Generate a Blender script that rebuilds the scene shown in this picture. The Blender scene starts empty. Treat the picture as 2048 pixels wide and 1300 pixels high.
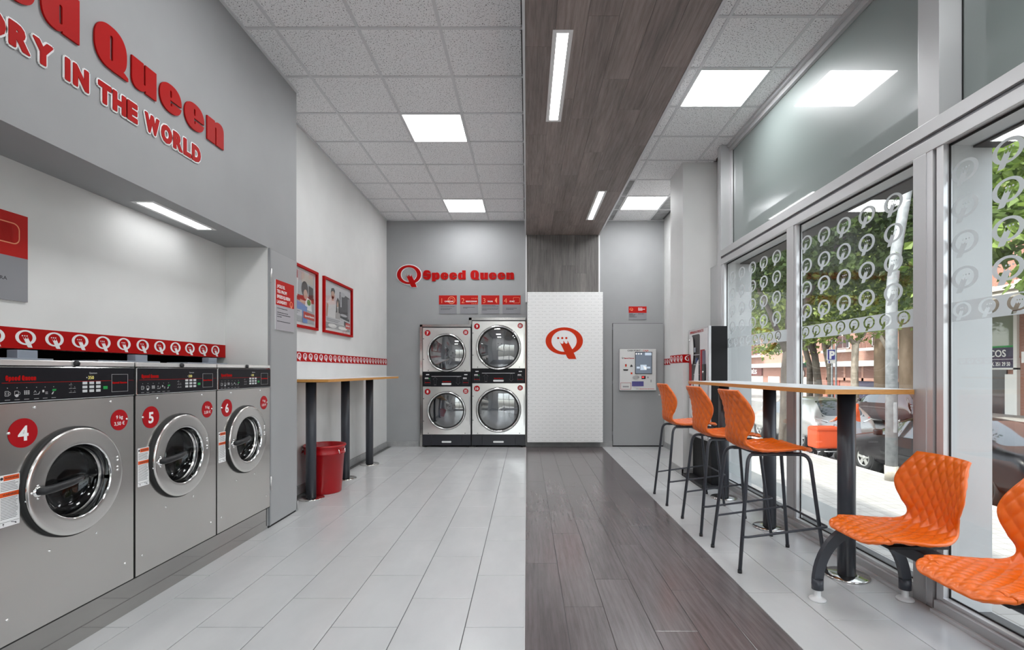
import bpy, bmesh, math, random
from mathutils import Vector, Matrix
from mathutils.geometry import delaunay_2d_cdt

S = bpy.context.scene
COL = S.collection
R = math.radians
PI = math.pi
random.seed(7)

# ------------------------------------------------------------------ camera, sky, sun, exposure
FPX = 990.0                      # focal length in pixels of the 2048x1300 frame
EYE = 1.262                      # camera height
cam_d = bpy.data.cameras.new('camera')
cam_d.sensor_width = 36.0
cam_d.lens = FPX / 2048.0 * 36.0
cam_d.shift_x = -(1053.5 - 1024.0) / 2048.0
cam_d.shift_y = (742.0 - 650.0) / 2048.0
cam_d.clip_start = 0.05
cam_d.clip_end = 300.0
cam = bpy.data.objects.new('camera', cam_d)
COL.objects.link(cam)
cam.location = (0, 0, EYE)
cam.rotation_euler = (R(90), 0, 0)
S.camera = cam

W = bpy.data.worlds.new('sky')
S.world = W
W.use_nodes = True
_n = W.node_tree.nodes
_l = W.node_tree.links
for x in list(_n):
    _n.remove(x)
_o = _n.new('ShaderNodeOutputWorld')
_b = _n.new('ShaderNodeBackground')
_s = _n.new('ShaderNodeTexSky')
_s.sky_type = 'NISHITA'
_s.sun_disc = False
_s.sun_elevation = R(58)
_s.sun_rotation = R(250)
_s.air_density = 1.0
_s.dust_density = 2.5
_b.inputs['Strength'].default_value = 0.58
_h = _n.new('ShaderNodeHueSaturation')
_h.inputs['Saturation'].default_value = 0.30
_l.new(_s.outputs[0], _h.inputs['Color'])
_l.new(_h.outputs[0], _b.inputs[0])
_l.new(_b.outputs[0], _o.inputs[0])

sun_d = bpy.data.lights.new('sun', 'SUN')
sun_d.energy = 3.4
sun_d.angle = R(1.5)
sun_d.color = (1.0, 0.95, 0.86)
sun = bpy.data.objects.new('sun', sun_d)
COL.objects.link(sun)
sun.rotation_euler = Vector((0.50, 0.22, -0.84)).to_track_quat('-Z', 'Y').to_euler()
sun.location = (-6, -4, 14)

VS = S.view_settings
VS.view_transform = 'Standard'
VS.look = 'None'
VS.gamma = 1.0
VS.use_curve_mapping = False
VS.exposure = 0.52
LAMP = 16.0                      # radiance of the ceiling diffusers

# ------------------------------------------------------------------ materials
MATS = {}
def srgb(r, g, b):
    f = lambda c: (c / 255.0) / 12.92 if c / 255.0 <= 0.04045 else ((c / 255.0 + 0.055) / 1.055) ** 2.4
    return (f(r), f(g), f(b), 1.0)

def mat(name, col=(0.8, 0.8, 0.8), rough=0.5, metal=0.0, emit=None, es=1.0, coat=0.0, spec=None, alpha=None):
    if name in MATS:
        return MATS[name]
    m = bpy.data.materials.new(name)
    m.use_nodes = True
    b = m.node_tree.nodes['Principled BSDF']
    c = tuple(col) if len(col) == 4 else (*col, 1.0)
    b.inputs['Base Color'].default_value = c
    b.inputs['Roughness'].default_value = rough
    b.inputs['Metallic'].default_value = metal
    if coat:
        b.inputs['Coat Weight'].default_value = coat
        b.inputs['Coat Roughness'].default_value = 0.03
    if spec is not None:
        b.inputs['Specular IOR Level'].default_value = spec
    if emit:
        b.inputs['Emission Color'].default_value = (*emit, 1.0)
        b.inputs['Emission Strength'].default_value = es
    m.diffuse_color = c
    MATS[name] = m
    return m

class NT:
    """tiny node helper"""
    def __init__(s, m):
        s.t = m.node_tree; s.n = s.t.nodes; s.l = s.t.links
        s.b = s.n.get('Principled BSDF')
    def new(s, kind, **kw):
        x = s.n.new(kind)
        for k, v in kw.items():
            setattr(x, k, v)
        return x
    def link(s, a, b):
        s.l.new(a, b)
    def math(s, op, a, b=None, clamp=False):
        x = s.n.new('ShaderNodeMath'); x.operation = op; x.use_clamp = clamp
        for i, v in enumerate((a, b)):
            if v is None: continue
            if isinstance(v, (int, float)): x.inputs[i].default_value = v
            else: s.l.new(v, x.inputs[i])
        return x.outputs[0]
    def mix(s, fac, a, b, blend='MIX'):
        x = s.n.new('ShaderNodeMix'); x.data_type = 'RGBA'; x.blend_type = blend
        for i, v in ((0, fac), (6, a), (7, b)):
            if isinstance(v, (int, float)): x.inputs[i].default_value = v
            elif isinstance(v, (tuple, list)): x.inputs[i].default_value = v if len(v) == 4 else (*v, 1)
            else: s.l.new(v, x.inputs[i])
        return x.outputs[2]
    def pos(s, scale=(1, 1, 1), obj=False):
        if obj:
            g = s.n.new('ShaderNodeTexCoord').outputs['Object']
        else:
            g = s.n.new('ShaderNodeNewGeometry').outputs['Position']
        mp = s.n.new('ShaderNodeMapping'); mp.inputs['Scale'].default_value = scale
        s.l.new(g, mp.inputs['Vector'])
        return mp.outputs[0]
    def noise(s, vec, scale, detail=3, rough=0.5):
        x = s.n.new('ShaderNodeTexNoise')
        x.inputs['Scale'].default_value = scale; x.inputs['Detail'].default_value = detail
        x.inputs['Roughness'].default_value = rough
        s.l.new(vec, x.inputs['Vector'])
        return x.outputs['Fac']
    def ramp(s, fac, stops):
        x = s.n.new('ShaderNodeValToRGB')
        e = x.color_ramp.elements
        while len(e) < len(stops): e.new(0.5)
        for k, (p, c) in zip(e, stops):
            k.position = p; k.color = c if len(c) == 4 else (*c, 1)
        s.l.new(fac, x.inputs[0])
        return x.outputs[0]
    def rnd(s):
        return s.n.new('ShaderNodeObjectInfo').outputs['Random']
    def bump(s, h, strength=0.2, dist=0.01):
        x = s.n.new('ShaderNodeBump'); x.inputs['Strength'].default_value = strength; x.inputs['Distance'].default_value = dist
        s.l.new(h, x.inputs['Height'])
        s.l.new(x.outputs[0], s.b.inputs['Normal'])

def mat_wall(name, col, amt=0.03, rough=0.6):
    m = mat(name, col, rough); t = NT(m)
    c = tuple(col[:3])
    n = t.noise(t.pos(), 3.0, 4)
    t.link(t.ramp(n, [(0.3, tuple(v * (1 - amt) for v in c)), (0.7, tuple(v * (1 + amt) for v in c))]), t.b.inputs['Base Color'])
    t.bump(t.noise(t.pos(), 180.0, 2), 0.05, 0.002)
    return m

def mat_tile():
    m = mat('porcelain_tile', (0.6, 0.6, 0.6), 0.30); t = NT(m)
    n1 = t.noise(t.pos((1.6, 0.7, 1)), 3.5, 6, 0.6)
    n2 = t.noise(t.pos((6, 1.5, 1)), 6.0, 3)
    c = t.mix(n1, (0.52, 0.525, 0.53), (0.67, 0.675, 0.675))
    c = t.mix(t.math('MULTIPLY', n2, 0.22), c, (0.56, 0.57, 0.575))
    c = t.mix(t.math('MULTIPLY', t.rnd(), 0.25), c, (0.55, 0.555, 0.56))
    t.link(c, t.b.inputs['Base Color'])
    t.b.inputs['Roughness'].default_value = 0.20
    t.b.inputs['Specular IOR Level'].default_value = 0.65
    return m

def mat_wood(name, dark, light, axis=1, rough=0.4, red=0.2, grain=0.12):
    """plank wood, grain running along the axis"""
    m = mat(name, dark, rough); t = NT(m)
    sc = [26.0, 26.0, 26.0]; sc[axis] = 1.3
    sc2 = [5.0, 5.0, 5.0]; sc2[axis] = 0.55
    off = t.new('ShaderNodeVectorMath', operation='SCALE')
    cmb = t.new('ShaderNodeCombineXYZ')
    for i in range(3): t.link(t.rnd(), cmb.inputs[i])
    t.link(cmb.outputs[0], off.inputs[0]); off.inputs['Scale'].default_value = 37.0
    def shifted(scale):
        a = t.new('ShaderNodeVectorMath', operation='ADD')
        t.link(t.pos(scale), a.inputs[0]); t.link(off.outputs[0], a.inputs[1])
        return a.outputs[0]
    fine = t.noise(shifted(sc), 3.2, 6, 0.7)
    broad = t.noise(shifted(sc2), 1.5, 4, 0.6)
    wv = t.new('ShaderNodeTexWave'); wv.bands_direction = 'XYZ'[0 if axis != 0 else 1]; wv.inputs['Scale'].default_value = 1.1; wv.inputs['Distortion'].default_value = 10.0; wv.inputs['Detail'].default_value = 2.5; wv.inputs['Detail Scale'].default_value = 0.8
    sc3 = [7.0, 7.0, 7.0]; sc3[axis] = 0.8
    t.link(shifted(sc3), wv.inputs['Vector'])
    f = t.math('ADD', t.math('ADD', t.math('MULTIPLY', fine, 0.66), t.math('MULTIPLY', broad, 0.55)), t.math('MULTIPLY', wv.outputs['Fac'], 0.07))
    c = t.ramp(f, [(0.42, dark), (0.85, light)])
    c = t.mix(t.math('MULTIPLY', t.rnd(), 0.28), c, tuple(v * 0.55 for v in dark))
    c = t.mix(t.math('MULTIPLY', broad, red), c, (light[0] * 1.12, light[1] * 0.82, light[2] * 0.85))
    t.link(c, t.b.inputs['Base Color'])
    t.bump(fine, grain, 0.002)
    return m

def mat_ceiling():
    m = mat('mineral_ceiling_tile', (0.74, 0.74, 0.74), 0.9); t = NT(m)
    w = t.noise(t.pos((1.0, 1.0, 1)), 95.0, 2, 0.6)
    v = t.noise(t.pos((1.7, 0.8, 1)), 130.0, 1)
    f = t.math('MULTIPLY', t.math('GREATER_THAN', w, 0.592), t.math('GREATER_THAN', v, 0.47))
    c = t.mix(f, (0.90, 0.895, 0.90), (0.14, 0.13, 0.14))
    t.link(c, t.b.inputs['Base Color'])
    return m

def mat_brushed(name, col, rough, axis=1, amt=0.08, metal=1.0):
    m = mat(name, col, rough, metal); t = NT(m)
    n = t.noise(t.pos((2.0, 2.0, 2.0)), 1.0, 3)
    t.link(t.math('ADD', t.math('MULTIPLY', n, amt), rough - amt * 0.5), t.b.inputs['Roughness'])
    return m

def mat_glass(name, tint=(0.95, 0.97, 0.96), base=0.02, gain=0.62):
    if name in MATS: return MATS[name]
    m = bpy.data.materials.new(name); m.use_nodes = True
    t = NT(m); t.n.remove(t.b)
    out = t.n['Material Output']
    tr = t.new('ShaderNodeBsdfTransparent'); tr.inputs[0].default_value = (*tint, 1)
    gl = t.new('ShaderNodeBsdfGlossy'); gl.inputs['Roughness'].default_value = 0.0
    gl.inputs['Color'].default_value = (1, 1, 1, 1)
    lw = t.new('ShaderNodeLayerWeight'); lw.inputs[0].default_value = 0.5
    f = t.math('ADD', t.math('MULTIPLY', t.math('POWER', lw.outputs['Facing'], 4.0), gain), base, True)
    mx = t.new('ShaderNodeMixShader')
    t.link(f, mx.inputs[0]); t.link(tr.outputs[0], mx.inputs[1]); t.link(gl.outputs[0], mx.inputs[2])
    t.link(mx.outputs[0], out.inputs[0])
    m.diffuse_color = (*tint, 0.3)
    MATS[name] = m
    return m

def mat_frost(name, col=(0.72, 0.745, 0.755), see=0.18):
    if name in MATS: return MATS[name]
    m = bpy.data.materials.new(name); m.use_nodes = True
    t = NT(m); t.n.remove(t.b)
    out = t.n['Material Output']
    tr = t.new('ShaderNodeBsdfTransparent')
    d = t.new('ShaderNodeBsdfDiffuse'); d.inputs[0].default_value = (*col, 1)
    tl = t.new('ShaderNodeBsdfTranslucent'); tl.inputs[0].default_value = (*col, 1)
    a = t.new('ShaderNodeMixShader'); a.inputs[0].default_value = 0.45
    t.link(d.outputs[0], a.inputs[1]); t.link(tl.outputs[0], a.inputs[2])
    b = t.new('ShaderNodeMixShader'); b.inputs[0].default_value = see
    t.link(a.outputs[0], b.inputs[1]); t.link(tr.outputs[0], b.inputs[2])
    t.link(b.outputs[0], out.inputs[0])
    MATS[name] = m
    return m

def mat_leaf(name, c1, c2):
    if name in MATS: return MATS[name]
    m = bpy.data.materials.new(name); m.use_nodes = True
    t = NT(m)
    n = t.noise(t.pos(), 1.3, 3)
    c = t.ramp(n, [(0.3, c1), (0.7, c2)])
    t.link(c, t.b.inputs['Base Color']); t.b.inputs['Roughness'].default_value = 0.45
    tl = t.new('ShaderNodeBsdfTranslucent'); t.link(c, tl.inputs[0])
    a = t.new('ShaderNodeMixShader'); a.inputs[0].default_value = 0.4
    t.link(t.b.outputs[0], a.inputs[1]); t.link(tl.outputs[0], a.inputs[2])
    t.link(a.outputs[0], t.n['Material Output'].inputs[0])
    MATS[name] = m
    return m

def mat_noise(name, c1, c2, scale=8.0, rough=0.7, stretch=(1, 1, 1), bump=0.0):
    m = mat(name, c1, rough); t = NT(m)
    n = t.noise(t.pos(stretch), scale, 4)
    t.link(t.ramp(n, [(0.3, c1), (0.7, c2)]), t.b.inputs['Base Color'])
    if bump: t.bump(n, bump, 0.01)
    return m

def mat_brick(name, c1, c2, mortar, scale=1.0):
    m = mat(name, c1, 0.85); t = NT(m)
    b = t.new('ShaderNodeTexBrick')
    b.inputs['Color1'].default_value = (*c1, 1); b.inputs['Color2'].default_value = (*c2, 1); b.inputs['Mortar'].default_value = (*mortar, 1)
    b.inputs['Scale'].default_value = scale; b.inputs['Mortar Size'].default_value = 0.012
    b.inputs['Brick Width'].default_value = 0.26; b.inputs['Row Height'].default_value = 0.075
    sp = t.new('ShaderNodeSeparateXYZ'); cb = t.new('ShaderNodeCombineXYZ')
    t.link(t.pos(), sp.inputs[0])
    t.link(t.math('ADD', sp.outputs[0], sp.outputs[1]), cb.inputs[0]); t.link(sp.outputs[2], cb.inputs[1])
    t.link(cb.outputs[0], b.inputs['Vector'])
    t.link(b.outputs[0], t.b.inputs['Base Color'])
    return m

WHITE_WALL = mat_wall('white_wall_paint', (0.74, 0.74, 0.73))
GREY_WALL = mat_wall('grey_wall_paint', (0.345, 0.35, 0.355))
GREY_DOOR = mat_wall('grey_door_paint', (0.37, 0.375, 0.38), 0.02, 0.45)
TILE = mat_tile()
GROUT = mat('grout', (0.13, 0.13, 0.13), 0.9)
FLOORWOOD = mat_wood('dark_plank_floor', (0.075, 0.067, 0.068), (0.20, 0.178, 0.180), 1, 0.20, grain=0.03)
NT(FLOORWOOD).b.inputs['Specular IOR Level'].default_value = 0.9
BEAMWOOD = mat_wood('dark_plank_bulkhead', (0.10, 0.088, 0.080), (0.36, 0.31, 0.285), 1, 0.5, 0.25)
PANELWOOD = mat_wood('dark_plank_wall', (0.07, 0.067, 0.063), (0.24, 0.225, 0.213), 2, 0.5, 0.05)
CEIL = mat_ceiling()
CEILBAR = mat('ceiling_grid_white', (0.68, 0.68, 0.69), 0.5)
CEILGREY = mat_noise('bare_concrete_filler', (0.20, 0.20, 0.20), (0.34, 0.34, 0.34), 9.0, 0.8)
DIFFS = mat('strip_diffuser', (0.9, 0.9, 0.9), 0.5, emit=(0.975, 0.99, 1.0), es=LAMP * 0.4)
DIFF = mat('lamp_diffuser', (0.9, 0.9, 0.9), 0.5, emit=(0.975, 0.99, 1.0), es=LAMP)
LAMPFRAME = mat('lamp_frame_white', (0.80, 0.80, 0.80), 0.4)
STEEL = mat_brushed('brushed_stainless', (0.67, 0.65, 0.63), 0.22)
RINGSTEEL = mat_brushed('ring_stainless', (0.74, 0.725, 0.705), 0.20)
STEEL2 = mat('polished_steel', (0.70, 0.69, 0.67), 0.12, 1.0)
PLINTH = mat('mirror_steel', (0.46, 0.445, 0.43), 0.07, 1.0)
STEELB = mat_brushed('bright_stainless', (0.93, 0.92, 0.90), 0.16, 0, metal=0.72)
CHROME = mat('chrome', (0.85, 0.85, 0.85), 0.06, 1.0)
BLACK = mat('black_plastic', (0.010, 0.010, 0.012), 0.45)
BLACKM = mat('black_rubber', (0.008, 0.008, 0.008), 0.6)
CONSOLE = mat('console_black', (0.010, 0.010, 0.013), 0.35, spec=0.2)
DARKMETAL = mat('anthracite_powder_coat', (0.042, 0.046, 0.058), 0.36)
RED = mat('sign_red', srgb(172, 6, 4), 0.55, spec=0.15)
RED2 = mat('sign_red_matt', srgb(185, 28, 22), 0.55, spec=0.2)
REDBIN = mat('bin_red_plastic', srgb(168, 0, 14), 0.3)
REDSTK = mat('sticker_red', srgb(170, 10, 22), 0.4, spec=0.25)
ORANGELOGO = mat('logo_orange', srgb(210, 52, 10), 0.5, spec=0.2)
WHITE = mat('print_white', (0.85, 0.85, 0.85), 0.45)
SIGNGREY = mat('sign_grey', (0.26, 0.26, 0.28), 0.45)
SIGNLIGHT = mat('sign_light_grey', (0.42, 0.40, 0.43), 0.45)
PINK = mat('sign_pale_orange', srgb(240, 150, 110), 0.5)
INK = mat('print_ink', (0.02, 0.02, 0.025), 0.5)
GREYINK = mat('print_grey', (0.35, 0.35, 0.36), 0.5)
GREEN = mat('print_green', srgb(20, 150, 70), 0.4)
LEDY = mat('led_yellow', srgb(190, 180, 90), 0.4, emit=(0.8, 0.7, 0.25), es=0.5)
LEDR = mat('led_red', srgb(230, 20, 30), 0.4, emit=(1.0, 0.05, 0.05), es=1.0)
ORANGE = mat('orange_shell_plastic', srgb(236, 108, 16), 0.30, spec=0.7)
TABLEEDGE = mat_noise('beech_table_edge', srgb(200, 140, 70), srgb(214, 158, 88), 30, 0.45, (1, 8, 8))
TABLETOP = mat('pale_laminate_top', (0.80, 0.82, 0.84), 0.35)
ALU = mat_brushed('anodised_aluminium', (0.62, 0.61, 0.60), 0.36, 2)
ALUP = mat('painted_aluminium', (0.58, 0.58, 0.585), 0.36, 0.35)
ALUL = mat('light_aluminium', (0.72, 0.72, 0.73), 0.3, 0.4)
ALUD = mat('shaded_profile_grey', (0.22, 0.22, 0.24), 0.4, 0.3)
GASKET = mat('glazing_gasket', (0.006, 0.006, 0.006), 0.6)
GLASS = mat_glass('window_glass')
DOORGLASS = mat_glass('door_glass', (0.48, 0.49, 0.52), 0.035, 0.7)
DRYGLASS = mat_glass('dryer_door_glass', (0.60, 0.62, 0.66), 0.26, 0.7)
FROST = mat_frost('frosted_film')
FROST2 = mat_frost('thin_frosted_film', (0.74, 0.80, 0.82), 0.55)
UPGLASS = mat('spandrel_glass', (0.24, 0.28, 0.27), 0.38, 0.0, coat=1.0)
BASEB = mat_noise('baseboard_grey', (0.30, 0.30, 0.30), (0.38, 0.38, 0.38), 12, 0.45)
EXTWALL = mat_wall('facade_grey_panel', (0.56, 0.565, 0.57))
EXTDARK = mat('shutter_box_brown', (0.020, 0.016, 0.014), 0.6)
DRUM = mat('drum_steel', (0.10, 0.10, 0.105), 0.4, 0.8)
DARKIN = mat('drum_dark', (0.015, 0.015, 0.017), 0.4)

# ------------------------------------------------------------------ geometry helpers
class Frame:
    """local (u right, v up, n out of the surface) -> world"""
    def __init__(s, o, u, v, n):
        s.o, s.u, s.v, s.n = Vector(o), Vector(u), Vector(v), Vector(n)
    def __call__(s, p):
        return s.o + s.u * p[0] + s.v * p[1] + s.n * p[2]
    def at(s, u, v, n=0.0):
        return Frame(s((u, v, n)), s.u, s.v, s.n)

def FL(y, z, x):      # a surface facing +X (left wall), origin at (x, y, z): u = +Y
    return Frame((x, y, z), (0, 1, 0), (0, 0, 1), (1, 0, 0))
def FB(x, z, y):      # a surface facing the camera (back wall): u = +X
    return Frame((x, y, z), (1, 0, 0), (0, 0, 1), (0, -1, 0))
def FR(y, z, x):      # a surface facing -X (window wall): u = -Y
    return Frame((x, y, z), (0, -1, 0), (0, 0, 1), (-1, 0, 0))
def FD(x, y, z):      # a surface facing down (ceilings): u = +X, v = +Y
    return Frame((x, y, z), (1, 0, 0), (0, 1, 0), (0, 0, -1))
WORLD = Frame((0, 0, 0), (1, 0, 0), (0, 1, 0), (0, 0, 1))

class MB:
    """collects shapes; build() links them as ONE mesh object"""
    def __init__(s, f=WORLD):
        s.f = f; s.v = []; s.q = []; s.sm = []; s.mi = []; s.cur = 0; s.smooth = False
    def add(s, vs, fs, smooth=None):
        k = len(s.v)
        s.v += [s.f(p) for p in vs]
        sm = s.smooth if smooth is None else smooth
        for f in fs:
            s.q.append([i + k for i in f]); s.sm.append(sm); s.mi.append(s.cur)
        return s
    def box(s, a, b):
        (x0, y0, z0), (x1, y1, z1) = a, b
        if x0 > x1: x0, x1 = x1, x0
        if y0 > y1: y0, y1 = y1, y0
        if z0 > z1: z0, z1 = z1, z0
        vs = [(x0, y0, z0), (x1, y0, z0), (x1, y1, z0), (x0, y1, z0), (x0, y0, z1), (x1, y0, z1), (x1, y1, z1), (x0, y1, z1)]
        return s.add(vs, [(0, 3, 2, 1), (4, 5, 6, 7), (0, 1, 5, 4), (1, 2, 6, 5), (2, 3, 7, 6), (3, 0, 4, 7)], False)
    def bbox(s, a, b, r=0.003):
        """box with bevelled edges"""
        lo = [min(a[i], b[i]) for i in range(3)]; hi = [max(a[i], b[i]) for i in range(3)]
        r = min(r, *[(hi[i] - lo[i]) * 0.45 for i in range(3)])
        bm = bmesh.new(); bmesh.ops.create_cube(bm, size=1.0)
        for v in bm.verts:
            for i in range(3):
                v.co[i] = lo[i] if v.co[i] < 0 else hi[i]
        bmesh.ops.bevel(bm, geom=list(bm.edges), offset=r, segments=2, affect='EDGES', profile=0.6)
        bm.verts.index_update()
        s.add([tuple(v.co) for v in bm.verts], [[v.index for v in f.verts] for f in bm.faces], False)
        bm.free()
        return s
    def prism(s, pts, n0, n1):
        """polygon in (u,v) extruded from n0 to n1"""
        k = len(pts)
        vs = [(p[0], p[1], n0) for p in pts] + [(p[0], p[1], n1) for p in pts]
        fs = [list(range(k))[::-1], list(range(k, 2 * k))] + [(i, (i + 1) % k, k + (i + 1) % k, k + i) for i in range(k)]
        return s.add(vs, fs, False)
    def lathe(s, prof, c=(0, 0, 0), seg=48, axis=2, smooth=True):
        """revolve (r, h) profile around the local axis through c"""
        vs = []; fs = []
        m = len(prof)
        for i in range(seg):
            a = 2 * PI * i / seg
            for r, h in prof:
                p = [r * math.cos(a), r * math.sin(a), h]
                if axis == 0: p = [h, p[0], p[1]]
                elif axis == 1: p = [p[0], h, p[1]]
                vs.append((c[0] + p[0], c[1] + p[1], c[2] + p[2]))
        for i in range(seg):
            j = (i + 1) % seg
            for k in range(m - 1):
                fs.append((i * m + k, j * m + k, j * m + k + 1, i * m + k + 1))
        return s.add(vs, fs, smooth)
    def disc(s, c, r, n, seg=40, h=0.0):
        vs = [(c[0] + r * math.cos(2 * PI * i / seg), c[1] + r * math.sin(2 * PI * i / seg), n) for i in range(seg)]
        if not h:
            return s.add(vs, [list(range(seg))], False)
        return s.prism([(p[0], p[1]) for p in vs], n, n + h)
    def tube(s, path, r, seg=12, cap=True):
        """tube along a polyline; r a number or a list"""
        P = [Vector(p) for p in path]
        rs = r if isinstance(r, (list, tuple)) else [r] * len(P)
        T = []
        for i in range(len(P)):
            a = P[max(i - 1, 0)]; b = P[min(i + 1, len(P) - 1)]
            T.append((b - a).normalized())
        up = Vector((0, 0, 1)) if abs(T[0].z) < 0.9 else Vector((1, 0, 0))
        n = T[0].cross(up).normalized()
        vs = []; fs = []
        for i, p in enumerate(P):
            n = (n - T[i] * n.dot(T[i]))
            if n.length < 1e-6: n = T[i].orthogonal()
            n.normalize(); b = T[i].cross(n)
            for k in range(seg):
                a = 2 * PI * k / seg
                vs.append(tuple(p + (n * math.cos(a) + b * math.sin(a)) * rs[i]))
        for i in range(len(P) - 1):
            for k in range(seg):
                j = (k + 1) % seg
                fs.append((i * seg + k, i * seg + j, (i + 1) * seg + j, (i + 1) * seg + k))
        s.add(vs, fs, True)
        if cap:
            m = len(P) - 1
            s.add(vs[:seg], [list(range(seg))[::-1]], False)
            s.add(vs[m * seg:], [list(range(seg))], False)
        return s
    def shape(s, tri, n0, n1=None):
        """flat shape from csg() at n0, extruded to n1"""
        vs, fs, rim = tri
        k = len(vs)
        if n1 is None:
            return s.add([(p[0], p[1], n0) for p in vs], fs, False)
        allv = [(p[0], p[1], n0) for p in vs] + [(p[0], p[1], n1) for p in vs]
        allf = [f[::-1] for f in fs] + [[i + k for i in f] for f in fs] + [(a, b, b + k, a + k) for a, b in rim]
        return s.add(allv, allf, False)
    def build(s, name, m, parent=None, link=True):
        me = bpy.data.meshes.new(name)
        off = parent_loc(parent) if parent else Vector((0, 0, 0))
        me.from_pydata([tuple(v - off) for v in s.v], [], s.q)
        ms = m if isinstance(m, (list, tuple)) else [m]
        for x in ms: me.materials.append(x)
        me.polygons.foreach_set('use_smooth', s.sm)
        if len(ms) > 1: me.polygons.foreach_set('material_index', s.mi)
        bm = bmesh.new(); bm.from_mesh(me)
        if len(bm.verts) < 60000:
            bmesh.ops.remove_doubles(bm, verts=bm.verts, dist=1e-6)
            bmesh.ops.recalc_face_normals(bm, faces=bm.faces)
        bm.to_mesh(me); bm.free()
        me.update()
        o = bpy.data.objects.new(name, me)
        COL.objects.link(o)
        if parent: o.parent = parent
        return o

def parent_loc(p):
    v = Vector((0, 0, 0))
    while p:
        v = v + p.location; p = p.parent
    return v

def thing(name, label, cat, loc=(0, 0, 0), group=None, kind=None):
    o = bpy.data.objects.new(name, None)
    o.empty_display_size = 0.1
    COL.objects.link(o); o.location = loc
    if label: o['label'] = label
    if cat: o['category'] = cat
    if group: o['group'] = group
    if kind: o['kind'] = kind
    return o
def tag(o, label=None, cat=None, group=None, kind=None):
    if label: o['label'] = label
    if cat: o['category'] = cat
    if group: o['group'] = group
    if kind: o['kind'] = kind
    return o
def struct(o, label=None):
    o['kind'] = 'structure'
    if label: o['label'] = label
    return o
def copy_tree(o, parent=None):
    c = o.copy(); COL.objects.link(c); c.parent = parent
    for ch in list(o.children):
        copy_tree(ch, c)
    return c

# ---- flat shapes with any inside test (constrained Delaunay + a test on each triangle)
def inside(poly, x, y):
    r = False; n = len(poly); j = n - 1
    for i in range(n):
        xi, yi = poly[i]; xj, yj = poly[j]
        if (yi > y) != (yj > y) and x < (xj - xi) * (y - yi) / (yj - yi) + xi: r = not r
        j = i
    return r
def csg(contours, test):
    vs = []; es = []
    for c in contours:
        k = len(vs); vs += [Vector(p) for p in c]
        es += [(k + i, k + (i + 1) % len(c)) for i in range(len(c))]
    ov, oe, of, *_ = delaunay_2d_cdt(vs, es, [], 0, 1e-7)
    boxes = [(min(p[0] for p in c), max(p[0] for p in c), min(p[1] for p in c), max(p[1] for p in c)) for c in contours]
    keep = []
    for f in of:
        cx = sum(ov[i][0] for i in f) / len(f); cy = sum(ov[i][1] for i in f) / len(f)
        ins = [b[0] <= cx <= b[1] and b[2] <= cy <= b[3] and inside(c, cx, cy) for c, b in zip(contours, boxes)]
        if test(ins): keep.append(list(f))
    cnt = {}
    for f in keep:
        for i in range(len(f)):
            cnt[(f[i], f[(i + 1) % len(f)])] = 1
    rim = [(a, b) for (a, b) in cnt if (b, a) not in cnt]
    used = sorted({i for f in keep for i in f}); mp = {i: k for k, i in enumerate(used)}
    return ([(ov[i][0], ov[i][1]) for i in used], [[mp[i] for i in f] for f in keep], [(mp[a], mp[b]) for a, b in rim])
def xform(tri, sx=1, sy=1, dx=0, dy=0):
    vs, fs, rim = tri
    v2 = [(x * sx + dx, y * sy + dy) for x, y in vs]
    if sx * sy < 0:
        fs = [f[::-1] for f in fs]; rim = [(b, a) for a, b in rim]
    return (v2, fs, rim)
def ell(cx, cy, rx, ry, n=48, p=2.0, a0=0.0, a1=360.0):
    out = []
    full = abs(a1 - a0) >= 360
    for i in range(n if full else n + 1):
        a = R(a0 + (a1 - a0) * i / n)
        c, q = math.cos(a), math.sin(a)
        out.append((cx + rx * math.copysign(abs(c) ** (2 / p), c), cy + ry * math.copysign(abs(q) ** (2 / p), q)))
    return out
def rect(x0, y0, x1, y1):
    return [(x0, y0), (x1, y0), (x1, y1), (x0, y1)]
def rrect(x0, y0, x1, y1, r, n=5):
    out = []
    for cx, cy, a in ((x1 - r, y0 + r, -90), (x1 - r, y1 - r, 0), (x0 + r, y1 - r, 90), (x0 + r, y0 + r, 180)):
        for i in range(n + 1):
            t = R(a + 90 * i / n); out.append((cx + r * math.cos(t), cy + r * math.sin(t)))
    return out
def bez(p0, p1, p2, n=8):
    return [((1 - t) ** 2 * p0[0] + 2 * t * (1 - t) * p1[0] + t * t * p2[0], (1 - t) ** 2 * p0[1] + 2 * t * (1 - t) * p1[1] + t * t * p2[1]) for t in [i / n for i in range(n + 1)]]

# ---- the crowned round emblem: unit = full ring width, origin at ring centre
def emblem(seg=40):
    outer = ell(0, 0, 0.5, 0.365, seg)
    inner = ell(-0.005, 0.0, 0.338, 0.288, seg)
    tail = [(-0.137, 0.012)] + bez((-0.10, -0.05), (-0.055, -0.10), (-0.022, -0.055), 5) + [(-0.022, 0.012)] + \
        bez((0.01, -0.04), (0.055, -0.10), (0.088, -0.05), 5) + [(0.088, 0.012)] + \
        bez((0.21, -0.215), (0.25, -0.31), (0.30, -0.42), 3) + bez((0.31, -0.46), (0.32, -0.475), (0.335, -0.482), 3) + \
        bez((0.13, -0.482), (0.09, -0.47), (0.06, -0.40), 4)
    dots = [ell(x, 0.078, 0.030, 0.030, 10) for x in (-0.163, -0.053, 0.055)]
    return [outer, inner, tail] + dots
def in_emblem(i):
    return (i[0] and not i[1]) or i[2] or any(i[3:6])
EMB = csg(emblem(), in_emblem)
EMB_S = csg([c for c in emblem(24)], in_emblem)
EMB_RING = csg(emblem()[:3], lambda i: (i[0] and not i[1]) or i[2])

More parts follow.
